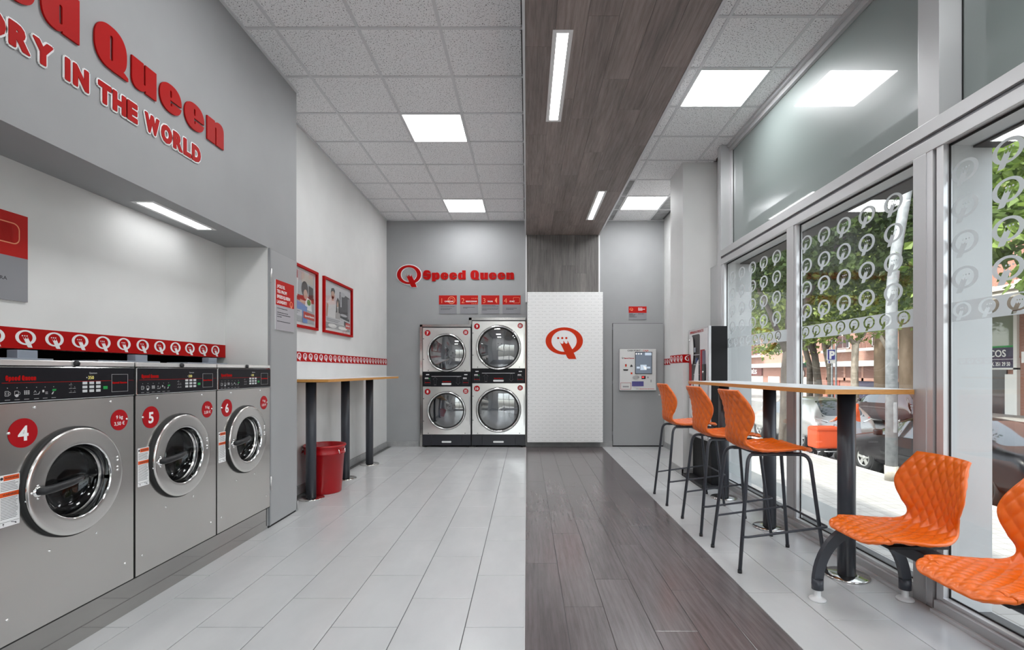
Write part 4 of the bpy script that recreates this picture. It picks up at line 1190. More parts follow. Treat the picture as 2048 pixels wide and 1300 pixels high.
# four step signs
for i, (px0, word, lab) in enumerate(((878, 'CARREGAR', 'number 1 step sign over the dryers with a drum icon'), (920.3, 'SELECCIONAR', 'number 2 step sign over the dryers, second from left'), (962.8, 'PAGAR', 'number 3 step sign over the dryers with a coin icon'), (1005.2, 'START', 'number 4 step sign over the dryers nearest the white panel'))):
    def p_num(mb, i=i): add_text(mb, str(i + 1), 0.048, 0.178, 0.085, 0, 0.0003, -0.012, 'c')
    def p_word(mb, word=word, i=i): add_text(mb, word, (0.17, 0.19, 0.15, 0.16)[i], 0.195, 0.022, 0.0003, 0.0006, 0.03, 'c', (0.15, 0.185, 0.085, 0.085)[i])
    def p_line(mb, i=i): lines(mb, ([(0.03, 0.27, 0.115), (0.03, 0.22, 0.085), (0.03, 0.19, 0.068)], [(0.05, 0.25, 0.105), (0.05, 0.13, 0.088)], [(0.015, 0.24, 0.135), (0.015, 0.29, 0.118), (0.015, 0.29, 0.090), (0.015, 0.28, 0.073), (0.015, 0.10, 0.056)], [(0.06, 0.24, 0.088), (0.06, 0.19, 0.072)])[i], 0.006)
    def p_ic(mb, i=i):
        if i == 0: mb.shape(csg([ell(0.21, 0.226, 0.062, 0.062, 32), ell(0.21, 0.226, 0.052, 0.052, 32), ell(0.21, 0.226, 0.034, 0.034, 24), ell(0.21, 0.226, 0.028, 0.028, 24)], lambda k: (k[0] and not k[1]) or (k[2] and not k[3])), 0)
        elif i == 1:
            for a in range(4):
                for b in (0.168, 0.255): mb.disc((0.20 + a * 0.028, b), 0.007, 0, 10)
        elif i == 2: mb.prism([(0.225, 0.215), (0.262, 0.172), (0.262, 0.265), (0.245, 0.262)], 0, 0.0002)
        else: mb.shape(csg([rrect(0.178, 0.178, 0.285, 0.272, 0.014, 4), rrect(0.182, 0.182, 0.281, 0.268, 0.011, 4)], lambda k: k[0] and not k[1]), 0)
    board('step_sign', lab, FB(bx(px0), bz(627.5), YB), 0.301, 0.306, 0.152, [('icon', PINK, p_ic), ('numeral', PINK, p_num), ('title', WHITE, p_word), ('text', INK, p_line)], 'numbered step signs over the dryers')
# small sign above the back door
def p_a(mb): mb.shape(xform(EMB, 0.058, 0.058, 0.046, 0.172), 0)
def p_b(mb): add_text(mb, 'HORARI', 0.16, 0.184, 0.013, 0, 0.0003, 0.03, 'l', 0.07); add_text(mb, 'APERTURA I', 0.16, 0.166, 0.013, 0, 0.0003, 0.03, 'l', 0.115); add_text(mb, 'TANCAMENT', 0.16, 0.148, 0.013, 0, 0.0003, 0.03, 'l', 0.075)
def p_b2(mb): lines(mb, [(0.16, 0.23, 0.186), (0.16, 0.275, 0.168), (0.16, 0.235, 0.150)], 0.011)
def p_c(mb): lines(mb, [(0.012, 0.07, 0.092), (0.012, 0.12, 0.075), (0.012, 0.10, 0.058), (0.012, 0.135, 0.040), (0.16, 0.26, 0.092)], 0.008)
board('small_notice', 'small red and grey notice above the back door', FB(bx(1257), bz(639.3), YB), 0.30, 0.22, 0.112, [('emblem', PINK, p_a), ('title', WHITE, p_b2), ('text', INK, p_c)])

# ------------------------------------------------------------------ white logo panel
mp = mat('dotted_white_panel', (0.8, 0.8, 0.8), 0.4); t = NT(mp)
sp = t.new('ShaderNodeSeparateXYZ'); t.link(t.pos(), sp.inputs[0])
rowf = t.math('DIVIDE', sp.outputs[2], 0.0503); row = t.math('FLOOR', rowf)
vv = t.math('SUBTRACT', t.math('SUBTRACT', rowf, row), 0.5)
odd = t.math('FLOORED_MODULO', row, 2.0)
uf = t.math('ADD', t.math('DIVIDE', sp.outputs[0], 0.1145), t.math('MULTIPLY', odd, 0.5))
uu = t.math('SUBTRACT', t.math('SUBTRACT', uf, t.math('FLOOR', uf)), 0.5)       # -0.5..0.5 in a group
gx = t.math('DIVIDE', t.math('MULTIPLY', uu, 0.1145), 0.0255)
near = t.math('ROUND', gx)
du = t.math('MULTIPLY', t.math('SUBTRACT', gx, near), 0.0255)
dv = t.math('MULTIPLY', vv, 0.0503)
dist = t.math('SQRT', t.math('ADD', t.math('MULTIPLY', du, du), t.math('MULTIPLY', dv, dv)))
dot = t.math('MULTIPLY', t.math('LESS_THAN', dist, 0.0050), t.math('LESS_THAN', t.math('ABSOLUTE', near), 1.5))
t.link(t.mix(dot, (0.92, 0.92, 0.915), (0.56, 0.56, 0.56)), t.b.inputs['Base Color'])
lp = thing('logo_panel', 'tall white dotted panel with a large orange round emblem', 'panel', (0.63, 8.15, 0.095))
part('board', mp, lp, ((0.010, 8.10, 0.095), (1.246, 8.197, 2.555)), bev=0.003)
f = FB(0, 0, 8.10); k2 = 8.10 / FPX
mb = MB(f); mb.shape(xform(csg([ell(0, 0, 0.53, 0.395, 40)], lambda i: i[0]), 0.615, 0.615, (1128.5 - 1053.5) * k2, EYE + (742 - 682) * k2), 0.0002, 0.0012); mb.build('emblem_ground', mat('panel_white', (0.92, 0.92, 0.915), 0.4), lp)
mb = MB(f); mb.shape(xform(EMB, 0.612, 0.612, (1128.5 - 1053.5) * k2, EYE + (742 - 682) * k2), 0.0014, 0.0034); mb.build('emblem', ORANGELOGO, lp)

# ------------------------------------------------------------------ cash point on the back door
cp = thing('cash_point', 'white cash point payment terminal mounted on the grey door', 'payment terminal', (1.84, 8.2, 0.939))
YP = YB - 0.018
x0, x1, z0, z1 = 1.537, 2.140, 0.939, 1.627
part('housing', mat('terminal_white', (0.74, 0.74, 0.73), 0.4), cp, ((x0, 8.19, z0), (x1, YP, z1)), bev=0.006)
part('back_box', BLACK, cp, ((x0 + 0.006, YP - 0.012, z0 - 0.008), (x1 + 0.006, YP - 0.001, z1 + 0.004)))
f = FB(x0, z0, 8.19); cw, ch_ = x1 - x0, z1 - z0
def cu(a): return (a - 97) / (597 - 97) * cw
def cv(b): return (1232 - b) / (1232 - 680) * ch_
part('screen_bezel', BLACK, cp, ((cu(308), cv(1012), 0), (cu(542), cv(720), 0.006)), f=f)
part('screen', mat('screen_blue_grey', (0.10, 0.12, 0.15), 0.25, emit=(0.20, 0.24, 0.30), es=0.35), cp, ((cu(316), cv(1004), 0.006), (cu(535), cv(727), 0.007)), f=f)
mb = MB(f); mb.box((cu(443), cv(765), 0.007), (cu(533), cv(728), 0.0075)); mb.bbox((cu(380), cv(960), 0.007), (cu(465), cv(890), 0.008), 0.002); mb.box((cu(330), cv(940), 0.007), (cu(372), cv(915), 0.0075)); mb.box((cu(470), cv(940), 0.007), (cu(515), cv(915), 0.0075)); mb.build('screen_buttons', mat('screen_light', (0.35, 0.42, 0.5), 0.4, emit=(0.45, 0.52, 0.60), es=0.5), cp)
mb = MB(f); lines(mb, [(cu(335), cu(520), cv(815))], 0.020); lines(mb, [(cu(360), cu(480), cv(868))], 0.006)
mb.prism([(cu(420), cv(905)), (cu(430), cv(905)), (cu(445), cv(915)), (cu(465), cv(925)), (cu(465), cv(950)), (cu(440), cv(955)), (cu(428), cv(930))], 0.0082, 0.0088)
for a in (325, 358, 392): mb.disc((cu(a), cv(745)), 0.013, 0.0072, 14)
mb.build('screen_print', mat('screen_white', (0.8, 0.8, 0.8), 0.4, emit=(0.8, 0.8, 0.8), es=0.4), cp)
mb = MB(f); add_text(mb, 'CASH POINT', cu(205), cv(712), 0.026, 0.0005, 0.0009, 0.02, 'l', cu(385) - cu(205)); mb.box((cu(395), cv(706), 0.0005), (cu(405), cv(701), 0.0009)); add_text(mb, 'WWW', cu(320), cv(1214), 0.010, 0.0005, 0.0009, 0.02, 'l', 0.045); mb.build('title', INK, cp)
mb = MB(f); add_text(mb, 'CAJA', cu(415), cv(712), 0.026, 0.0005, 0.0009, 0.02, 'l', cu(495) - cu(415)); lines(mb, [(cu(362), cu(575), cv(1214))], 0.008); mb.box((cu(172), cv(915), 0.0005), (cu(192), cv(882), 0.001)); mb.box((cu(248), cv(1015), 0.0005), (cu(272), cv(992), 0.001)); mb.build('orange_print', ORANGELOGO, cp)
mb = MB(f); mb.shape(xform(EMB, 0.030, 0.030, cu(137), cv(800)), 0.0006, 0.001); mb.build('emblem', INK, cp)
mb = MB(f); add_wordmark(mb, cu(157), cv(810), 0.018, 0.0006, 0.001, cu(295) - cu(157)); mb.build('wordmark', RED, cp)
mb = MB(f); mb.prism([(cu(145), cv(950)), (cu(215), cv(950)), (cu(208), cv(968)), (cu(152), cv(968))], 0, 0.006); mb.prism([(cu(240), cv(918)), (cu(275), cv(918)), (cu(272), cv(900)), (cu(258), cv(885)), (cu(245), cv(900))], 0.0004, 0.0012); mb.build('note_slot', BLACK, cp)
mb = MB(f); mb.shape(csg([ell(cu(322), cv(1055), 0.052, 0.028, 28)], lambda i: i[0]), 0, 0.010); mb.build('coin_slot', CHROME, cp)
mb = MB(f); mb.box((cu(397), cv(1080), 0), (cu(452), cv(1037), 0.005)); mb.build('card_reader', BLACK, cp)
mb = MB(f); mb.box((cu(403), cv(1063), 0.005), (cu(432), cv(1047), 0.0056)); mb.build('red_led', LEDR, cp)
mb = MB(f); mb.box((cu(265), cv(1175), -0.004), (cu(425), cv(1110), 0.004)); mb.build('coin_tray', mat('tray_purple', (0.10, 0.09, 0.28), 0.3), cp)
mb = MB(f); mb.shape(csg([rect(cu(110), cv(1218), cu(253), cv(1128)), rect(cu(114), cv(1214), cu(249), cv(1132))], lambda i: i[0] and not i[1]), 0.0006, 0.0012); mb.build('sticker_frame', REDSTK, cp)
mb = MB(f); mb.box((cu(140), cv(1190), 0.0005), (cu(222), cv(1170), 0.0009)); mb.box((cu(520), cv(1122), 0), (cu(534), cv(1088), 0.004)); mb.box((cu(474), cv(1068), 0), (cu(495), cv(1046), 0.002)); mb.build('grey_details', GREYINK, cp)

# ------------------------------------------------------------------ framed posters on the left wall
def poster(y0, y1, z0, z1, label, kind):
    t = thing('framed_poster', label, 'poster', (XL, (y0 + y1) / 2, z0), 'red framed posters on the left wall')
    f = FL(y0, z0, XL); w, h = y1 - y0, z1 - z0
    fr = 0.028
    mb = MB(f)
    for a, b in (((0, 0), (w, fr)), ((0, h - fr), (w, h)), ((0, fr), (fr, h - fr)), ((w - fr, fr), (w, h - fr))):
        mb.bbox((a[0], a[1], 0.0), (b[0], b[1], 0.030), 0.003)
    mb.build('frame', RED, t)
    def poly(name, col, *polys, n=0.0065):
        mb = MB(f)
        for p in polys: mb.prism([(u * w, v * h) for u, v in p], n - 0.0008, n)
        return mb.build(name, mat('poster_' + kind + '_' + name, srgb(*col), 0.5), pr)
    mb = MB(f); mb.box((fr, fr, 0.0), (w - fr, h - fr, 0.004)); mb.build('mount', mat('poster_paper', srgb(222, 222, 222), 0.5), t)
    pr = thing('picture', None, None, (0.005, 0, 0)); pr.parent = t
    if kind == 'couple':
        poly('backdrop', (205, 206, 208), [(0.07, 0.09), (0.93, 0.09), (0.93, 0.91), (0.07, 0.91)], n=0.0052)
        poly('dryer', (62, 62, 66), [(0.55, 0.34), (0.92, 0.30), (0.92, 0.78), (0.55, 0.84)], [(0.60, 0.20), (0.92, 0.14), (0.92, 0.27), (0.60, 0.31)], n=0.0060)
        poly('dryer_shine', (190, 192, 196), ell(0.66, 0.80, 0.09, 0.045, 20), ell(0.70, 0.40, 0.13, 0.025, 20), [(0.86, 0.35), (0.885, 0.35), (0.885, 0.76), (0.86, 0.76)], [(0.58, 0.55), (0.62, 0.55), (0.62, 0.80), (0.58, 0.80)], n=0.0068)
        poly('man_shirt', (228, 226, 224), [(0.14, 0.22), (0.38, 0.22), (0.42, 0.45), (0.40, 0.60), (0.34, 0.66), (0.22, 0.66), (0.13, 0.56), (0.16, 0.42)], n=0.0068)
        poly('man_skin', (196, 160, 138), ell(0.315, 0.735, 0.055, 0.085, 20), [(0.10, 0.30), (0.135, 0.30), (0.17, 0.52), (0.13, 0.55)], ell(0.475, 0.60, 0.042, 0.075, 20), [(0.28, 0.62), (0.34, 0.62), (0.34, 0.70), (0.28, 0.70)], n=0.0076)
        poly('hair', (42, 36, 34), [(0.245, 0.75), (0.27, 0.84), (0.34, 0.86), (0.385, 0.82), (0.375, 0.76), (0.34, 0.80), (0.28, 0.79)], [(0.42, 0.42), (0.445, 0.66), (0.48, 0.71), (0.53, 0.67), (0.56, 0.42), (0.51, 0.42), (0.505, 0.60), (0.48, 0.66), (0.45, 0.58), (0.46, 0.42)], n=0.0084)
        poly('woman_top', (176, 172, 168), [(0.41, 0.22), (0.58, 0.22), (0.56, 0.42), (0.51, 0.51), (0.45, 0.51), (0.41, 0.42)], n=0.0072)
        poly('basket', (150, 150, 152), [(0.08, 0.10), (0.92, 0.10), (0.92, 0.17), (0.62, 0.22), (0.08, 0.20)], n=0.0088)
        poly('towels', (232, 230, 228), ell(0.30, 0.15, 0.14, 0.04, 20), ell(0.66, 0.14, 0.16, 0.035, 20), n=0.0094)
        poly('banner', (206, 206, 208), [(0.07, 0.20), (0.70, 0.20), (0.70, 0.30), (0.07, 0.30)], n=0.0100)
        poly('red_tag', (205, 50, 40), [(0.76, 0.15), (0.93, 0.15), (0.93, 0.27), (0.76, 0.27)], n=0.0104)
    else:
        poly('backdrop', (178, 180, 182), [(0.07, 0.09), (0.93, 0.09), (0.93, 0.91), (0.07, 0.91)], n=0.0052)
        poly('red_wall', (165, 40, 32), [(0.07, 0.66), (0.50, 0.66), (0.50, 0.91), (0.07, 0.91)], [(0.10, 0.44), (0.92, 0.44), (0.92, 0.53), (0.10, 0.53)], n=0.0058)
        poly('beige_panel', (196, 188, 176), [(0.60, 0.74), (0.90, 0.74), (0.90, 0.90), (0.60, 0.90)], n=0.0060)
        poly('hair', (52, 44, 42), ell(0.68, 0.64, 0.085, 0.13, 20), [(0.30, 0.55), (0.44, 0.55), (0.46, 0.78), (0.30, 0.80)], [(0.78, 0.50), (0.90, 0.50), (0.90, 0.70), (0.78, 0.72)], n=0.0068)
        poly('skin', (205, 168, 150), ell(0.695, 0.56, 0.05, 0.08, 18), [(0.55, 0.42), (0.70, 0.40), (0.71, 0.45), (0.56, 0.46)], n=0.0076)
        poly('apron', (236, 238, 238), [(0.68, 0.32), (0.86, 0.30), (0.84, 0.48), (0.74, 0.52), (0.69, 0.44)], [(0.44, 0.50), (0.49, 0.50), (0.51, 0.78), (0.44, 0.78)], n=0.0080)
        poly('table_cloth', (120, 150, 205), [(0.07, 0.28), (0.72, 0.24), (0.74, 0.36), (0.52, 0.42), (0.07, 0.44)], [(0.62, 0.09), (0.74, 0.09), (0.74, 0.26), (0.62, 0.26)], n=0.0086)
        poly('green_bag', (70, 150, 70), [(0.07, 0.12), (0.46, 0.11), (0.42, 0.22), (0.07, 0.24)], ell(0.78, 0.44, 0.05, 0.05, 16), n=0.0090)
        poly('banner', (206, 206, 208), [(0.07, 0.20), (0.60, 0.19), (0.60, 0.29), (0.07, 0.30)], n=0.0094)
        poly('red_tag', (200, 60, 40), [(0.64, 0.17), (0.93, 0.15), (0.93, 0.26), (0.64, 0.28)], n=0.0098)
    mb = MB(f); add_wordmark(mb, w * (0.775 if kind == 'couple' else 0.67), h * 0.195, 0.020, 0.0107, None, w * (0.14 if kind == 'couple' else 0.24)); mb.build('tag_print', WHITE, pr)
    mb = MB(f); lines(mb, [(w * 0.10, w * 0.55, h * 0.255), (w * 0.10, w * 0.50, h * 0.225)], 0.012); 
    o = mb.build('banner_print', GREYINK, pr); o.location.x += 0.0103
    part('glazing', mat_glass('poster_glazing', (0.97, 0.97, 0.97), 0.02, 0.5), t, ((fr, fr, 0.0125), (w - fr, h - fr, 0.0145)), f=f)
    return t
poster(4.580, 5.500, 1.708, 2.354, 'red framed poster of people at a blue table, half hidden by the grey wall', 'table')
poster(5.664, 6.590, 1.708, 2.354, 'red framed poster of a couple in front of a dryer', 'couple')

# ------------------------------------------------------------------ quilted orange shell (front towards local +x)
def catmull(pts, n):
    out = []
    m = len(pts)
    for i in range(m - 1):
        p0 = pts[max(i - 1, 0)]; p1 = pts[i]; p2 = pts[i + 1]; p3 = pts[min(i + 2, m - 1)]
        for k in range(n):
            t = k / n
            out.append(tuple(0.5 * ((2 * b) + (-a + c) * t + (2 * a - 5 * b + 4 * c - d) * t * t + (-a + 3 * b - 3 * c + d) * t ** 3) for a, b, c, d in zip(p0, p1, p2, p3)))
    out.append(tuple(pts[-1]))
    return out
def shell_mesh():
    # x, z, half width
    key = [(0.232, -0.020, 0.115), (0.226, -0.012, 0.150), (0.195, 0.000, 0.186), (0.14, 0.004, 0.208), (0.06, -0.004, 0.222), (-0.03, -0.012, 0.224), (-0.11, -0.010, 0.208),
           (-0.165, 0.004, 0.180), (-0.200, 0.034, 0.160), (-0.216, 0.075, 0.158), (-0.222, 0.125, 0.180), (-0.226, 0.175, 0.206), (-0.232, 0.225, 0.216), (-0.242, 0.275, 0.206), (-0.256, 0.320, 0.186), (-0.272, 0.356, 0.168), (-0.287, 0.380, 0.160)]
    C = catmull(key, 8)
    s = [0.0]
    for a, b in zip(C, C[1:]): s.append(s[-1] + math.hypot(a[0] - b[0], a[1] - b[1]))
    # resample evenly
    NV, NU = 184, 92
    L = s[-1]; prof = []
    j = 0
    for i in range(NV + 1):
        q = L * i / NV
        while j < len(s) - 2 and s[j + 1] < q: j += 1
        t = (q - s[j]) / max(1e-9, s[j + 1] - s[j])
        prof.append(tuple(C[j][k] + (C[j + 1][k] - C[j][k]) * t for k in range(3)) + (q,))
    mid = []
    for (x, z, hw, q) in prof:
        row = []
        bk = min(1.0, max(0.0, (z - 0.02) / 0.10))
        for i in range(NU + 1):
            u = -1 + 2 * i / NU
            y = u * hw
            dx = bk * 0.055 * (y / 0.21) ** 2
            dz = (1 - bk) * 0.016 * (y / 0.21) ** 2 * (1 if x < 0.15 else 0.4)
            row.append(Vector((x + dx, y, z + dz)))
        mid.append(row)
    top = []; bot = []
    for a in range(NV + 1):
        r1 = []; r2 = []
        for b in range(NU + 1):
            pa = mid[min(a + 1, NV)][b] - mid[max(a - 1, 0)][b]
            pb = mid[a][min(b + 1, NU)] - mid[a][max(b - 1, 0)]
            n = pb.cross(pa).normalized() * -1.0
            y = mid[a][b].y; q = prof[a][3]
            W_, L_ = 0.056, 0.088
            h = (abs(math.sin(PI * (y / W_ + q / L_))) * abs(math.sin(PI * (y / W_ - q / L_)))) ** 0.6
            e = min(1.0, (1 - abs(-1 + 2 * b / NU)) / 0.06, a / 5.0, (NV - a) / 5.0)
            h = h * 0.0080 * max(0.0, e)
            r1.append(mid[a][b] + n * (0.005 + h)); r2.append(mid[a][b] - n * (0.007 + h))
        top.append(r1); bot.append(r2)
    vs = [v for r in top for v in r] + [v for r in bot for v in r]
    K = (NV + 1) * (NU + 1); Wd = NU + 1
    fs = []
    for a in range(NV):
        for b in range(NU):
            i = a * Wd + b
            fs.append((i, i + 1, i + Wd + 1, i + Wd)); fs.append((K + i, K + i + Wd, K + i + Wd + 1, K + i + 1))
    for a in range(NV):
        i = a * Wd; fs.append((i, i + Wd, K + i + Wd, K + i)); i += NU; fs.append((i + Wd, i, K + i, K + i + Wd))
    for b in range(NU):
        fs.append((b + 1, b, K + b, K + b + 1)); i = NV * Wd + b; fs.append((i, i + 1, K + i + 1, K + i))
    me = bpy.data.meshes.new('seat_shell'); me.from_pydata([tuple(v) for v in vs], [], fs)
    me.materials.append(ORANGE)
    me.polygons.foreach_set('use_smooth', [True] * len(fs))
    bm = bmesh.new(); bm.from_mesh(me); bmesh.ops.recalc_face_normals(bm, faces=bm.faces); bm.to_mesh(me); bm.free()
    me.update()
    return me
SHELL = shell_mesh()
def shell(parent, loc, rz):
    o = bpy.data.objects.new('seat_shell', SHELL); COL.objects.link(o)
    o.parent = parent; o.location = Vector(loc) - parent_loc(parent); o.rotation_euler = (0, 0, rz)
    return o

# ------------------------------------------------------------------ bar stools facing the window
SR = 0.0115
def arc_pts(p0, p1, p2, n=6):
    return [tuple((1 - t) ** 2 * a + 2 * t * (1 - t) * b + t * t * c for a, b, c in zip(p0, p1, p2)) for t in [i / n for i in range(n + 1)]]
def stool(cx, cy, label):
    t = thing('bar_stool', label, 'bar stool', (cx, cy, 0), 'orange bar stools along the window table')
    shell(t, (cx + 0.0, cy, 0.757), 0)
    T = Frame((cx, cy, 0), (1, 0, 0), (0, 1, 0), (0, 0, 1))
    for sx in (-1, 1):
        for sy in (-1, 1):
            top = (sx * 0.155, sy * 0.150, 0.728); knee = (sx * 0.195, sy * 0.178, 0.728); foot = (sx * 0.268, sy * 0.226, 0.012)
            q = [knee[i] + (foot[i] - knee[i]) * 0.09 for i in range(3)]
            mb = MB(T); mb.tube([(sx * 0.06, sy * 0.14, 0.728)] + [top] + arc_pts(top, knee, q)[1:] + [foot], SR, 12)
            leg = mb.build('leg', DARKMETAL, t)
            mb = MB(T); mb.tube([(foot[0], foot[1], 0.0), (foot[0], foot[1], 0.02)], 0.0135, 12); mb.build('foot_cap', BLACK, leg)
    mb = MB(T)
    mb.tube([(-0.155, 0.14, 0.728), (0.155, 0.14, 0.728)], SR, 10); mb.tube([(-0.155, -0.14, 0.728), (0.155, -0.14, 0.728)], SR, 10)
    for sx in (-0.10, 0.10): mb.box((sx - 0.012, -0.14, 0.720), (sx + 0.012, 0.14, 0.745))
    mb.build('seat_frame', DARKMETAL, t)
    bk = (-0.2475, 0.215, 0.222); k1 = (-0.235, 0.232, 0.226)
    fr_ = (0.262, 0.236, 0.290)
    path = [(-0.248, -0.214, 0.222), (-0.238, -0.228, 0.2245), (-0.22, -0.236, 0.227)] + [(0.255, -0.240, 0.290)] + arc_pts((0.255, -0.240, 0.290), (0.272, -0.240, 0.2915), (0.272, -0.222, 0.2915), 4)[1:] + arc_pts((0.272, 0.222, 0.2915), (0.272, 0.240, 0.2915), (0.255, 0.240, 0.290), 4) + [(-0.22, 0.236, 0.227), (-0.238, 0.228, 0.2245), (-0.248, 0.214, 0.222)]
    mb = MB(T); mb.tube(path, 0.0075, 10); mb.build('foot_rail', DARKMETAL, t)
    return t
stool(1.600, 3.320, 'orange quilted bar stool nearest the camera at the window table')
stool(1.600, 4.010, 'orange quilted bar stool in the middle of the window table')
stool(1.580, 4.860, 'orange quilted bar stool farthest back, next to the vending machine')

# ------------------------------------------------------------------ beam bench with two shells, backs to the window
bn = thing('beam_bench', 'waiting bench with orange quilted shell seats on a dark beam', 'bench', (1.85, 2.2, 0))
BY = 2.73
def arch(y):
    mb = MB(Frame((0, y, 0), (1, 0, 0), (0, 0, 1), (0, -1, 0)))
    o = []; i_ = []
    cx = 1.845; ox, oz, ix, iz = 0.268, 0.338, 0.218, 0.278
    for k in range(25):
        a = PI - PI * k / 24
        o.append((cx + ox * math.cos(a), 0.085 + oz * math.sin(a)))
        i_.append((cx + ix * math.cos(a), 0.085 + iz * math.sin(a)))
    for a, b, c, d in zip(o, o[1:], i_, i_[1:]):
        mb.prism([a, b, d, c], -0.015, 0.015)
    leg = mb.build('leg', DARKMETAL, bn)
    for s in (-1, 1):
        x = cx + s * 0.2415
        mb = MB(); mb.tube([(x, y, 0.060), (x, y, 0.118)], 0.030, 16); mb.build('sleeve', DARKMETAL, leg)
        mb = MB(); mb.lathe([(0.0005, 0.0), (0.042, 0.0), (0.044, 0.006), (0.040, 0.012), (0.026, 0.014), (0.017, 0.024), (0.016, 0.062)], (x, y, 0.0), 24); mb.build('foot', mat('foot_white_plastic', (0.75, 0.75, 0.75), 0.35), leg)
arch(BY); arch(1.15)
part('beam', DARKMETAL, bn, ((1.885, 1.0, 0.335), (1.975, 2.755, 0.395)), bev=0.006)
for y in (2.510, 1.915, 1.32):
    part('seat_bracket', BLACK, bn, ((1.76, y - 0.11, 0.395), (2.05, y + 0.11, 0.408)), ((1.78, y - 0.07, 0.408), (2.0, y - 0.05, 0.430)), ((1.78, y + 0.05, 0.408), (2.0, y + 0.07, 0.430)))
    shell(bn, (1.853, y, 0.448), PI)

# ------------------------------------------------------------------ bar tables
def bar_table(x0, x1, y0, y1, ztop, legs, label, seam, edge_pull=0.0):
    t = thing('bar_table', label, 'bar table', ((x0 + x1) / 2, (y0 + y1) / 2, 0), 'long high bar tables')
    for a, b in zip([y0] + seam, seam + [y1]):
        mb = MB(); mb.box((x0, a + 0.0008, ztop - 0.028), (x1, b - 0.0008, ztop - 0.0018)); tp = mb.build('table_top', TABLEEDGE, t)
        mb = MB(); mb.box((x0, a + 0.0008, ztop - 0.0018), (x1, b - 0.0008, ztop)); mb.build('laminate', TABLETOP, tp)
    for x, y in legs:
        mb = MB(); mb.tube([(x, y, 0.012), (x, y, ztop - 0.034)], 0.049, 32); lg = mb.build('leg', DARKMETAL, t)
        mb = MB(); mb.lathe([(0.0005, 0.0), (0.125, 0.0), (0.127, 0.006), (0.122, 0.012), (0.049, 0.014)], (x, y, 0), 48); mb.build('base_plate', STEEL2, lg)
        mb = MB(); mb.box((x - 0.16, y - 0.16, ztop - 0.036), (x + 0.16, y + 0.16, ztop - 0.028)); mb.build('mount_plate', BLACK, lg)
    return t
bar_table(1.655, 2.148, 2.743, 5.07, 1.161, [(1.970, 3.05), (1.962, 4.00), (1.962, 4.93)], 'long high bar table with pale top along the shop window', [3.985])
bar_table(-2.335, -1.845, 4.60, 7.12, 1.186, [(-2.135, 4.90), (-2.125, 5.80), (-2.125, 6.69)], 'long high bar table against the white left wall', [5.85])

# ------------------------------------------------------------------ red bin
b = thing('waste_bin', 'round red plastic waste bin under the left bar table', 'bin', (-2.115, 5.19, 0))
prof = [(0.0005, 0.004), (0.150, 0.004), (0.158, 0.0), (0.164, 0.010), (0.190, 0.400), (0.200, 0.403), (0.202, 0.420), (0.194, 0.424), (0.198, 0.474), (0.208, 0.478), (0.211, 0.486), (0.207, 0.496), (0.199, 0.498), (0.194, 0.490), (0.186, 0.40), (0.158, 0.02), (0.0005, 0.018)]
mb = MB(); mb.lathe(prof, (-2.115, 5.19, 0), 56); mb.build('body', REDBIN, b)
for a in (-0.35, PI + 0.1):
    c, s = math.cos(a), math.sin(a)
    P = lambda r, tt, z: (-2.115 + r * c - tt * s, 5.19 + r * s + tt * c, z)
    mb = MB(); mb.tube([P(0.196, -0.045, 0.455), P(0.216, -0.045, 0.455), P(0.222, -0.04, 0.42), P(0.222, 0.04, 0.42), P(0.216, 0.045, 0.455), P(0.196, 0.045, 0.455)], 0.005, 8); mb.build('handle', CHROME, b)
    mb = MB(); mb.tube([P(0.222, -0.035, 0.42), P(0.222, 0.035, 0.42)], 0.009, 10); mb.build('grip', REDBIN, b)

# ------------------------------------------------------------------ vending machine
vm = thing('vending_machine', 'slim vending machine with white front and black sides by the pillar', 'vending machine', (2.05, 5.64, 0))
VX, VY0, VY1, VZ0, VZ1 = 1.950, 5.310, 5.950, 0.502, 1.750
VW = VY1 - VY0
part('cabinet', mat('vending_black', (0.006, 0.006, 0.007), 0.55, spec=0.25), vm, ((VX + 0.03, VY0, VZ0), (2.150, VY1, VZ1 - 0.005)), bev=0.004)
part('front_frame', mat('vending_silver', (0.55, 0.55, 0.56), 0.35, 0.5), vm, ((VX, VY0, VZ0), (VX + 0.03, VY1, VZ1)), bev=0.006)
part('pedestal', mat('vending_black', (0, 0, 0)), vm, ((VX + 0.04, VY0 + 0.02, 0.035), (2.14, VY1 - 0.02, VZ0)), bev=0.004)
part('base', BLACK, vm, ((1.872, VY0 - 0.02, 0.0), (2.115, VY1, 0.036)), bev=0.006)
f = FR(VY1, VZ0, VX); H = VZ1 - VZ0                 # u from far edge to near edge
part('front_sheet', mat('vending_white', (0.72, 0.72, 0.73), 0.35), vm, ((0.02, 0.02, 0.0), (VW - 0.02, H - 0.02, 0.004)), f=f)
part('red_sheet', REDSTK, vm, ((0.02, H * 0.47, 0.004), (0.115, H * 0.765, 0.005)), ((0.40, H * 0.49, 0.004), (VW - 0.10, H * 0.80, 0.005)), f=f)
mb = MB(f); mb.shape(csg([rrect(0.12, H * 0.10, 0.385, H * 0.945, 0.03, 5)], lambda i: i[0]), 0.004, 0.006); mb.build('display_well', mat('display_dark', (0.015, 0.015, 0.018), 0.4), vm)
prods = (((0.16, 0.80), 0.05), ((0.24, 0.80), 0.045), ((0.30, 0.70), 0.05), ((0.30, 0.62), 0.045), ((0.31, 0.54), 0.05), ((0.18, 0.50), 0.04))
cols = ((60, 70, 90), (150, 155, 165), (40, 60, 110), (110, 120, 140), (90, 100, 120), (190, 70, 60))
for k, ((u, v), s) in enumerate(prods):
    mb = MB(f); mb.bbox((u - s * 0.5, H * v - s * 0.55, 0.006), (u + s * 0.5, H * v + s * 0.7, 0.016), 0.004); mb.build('product', mat('product_%d' % k, srgb(*cols[k]), 0.4), vm)
mb = MB(f)
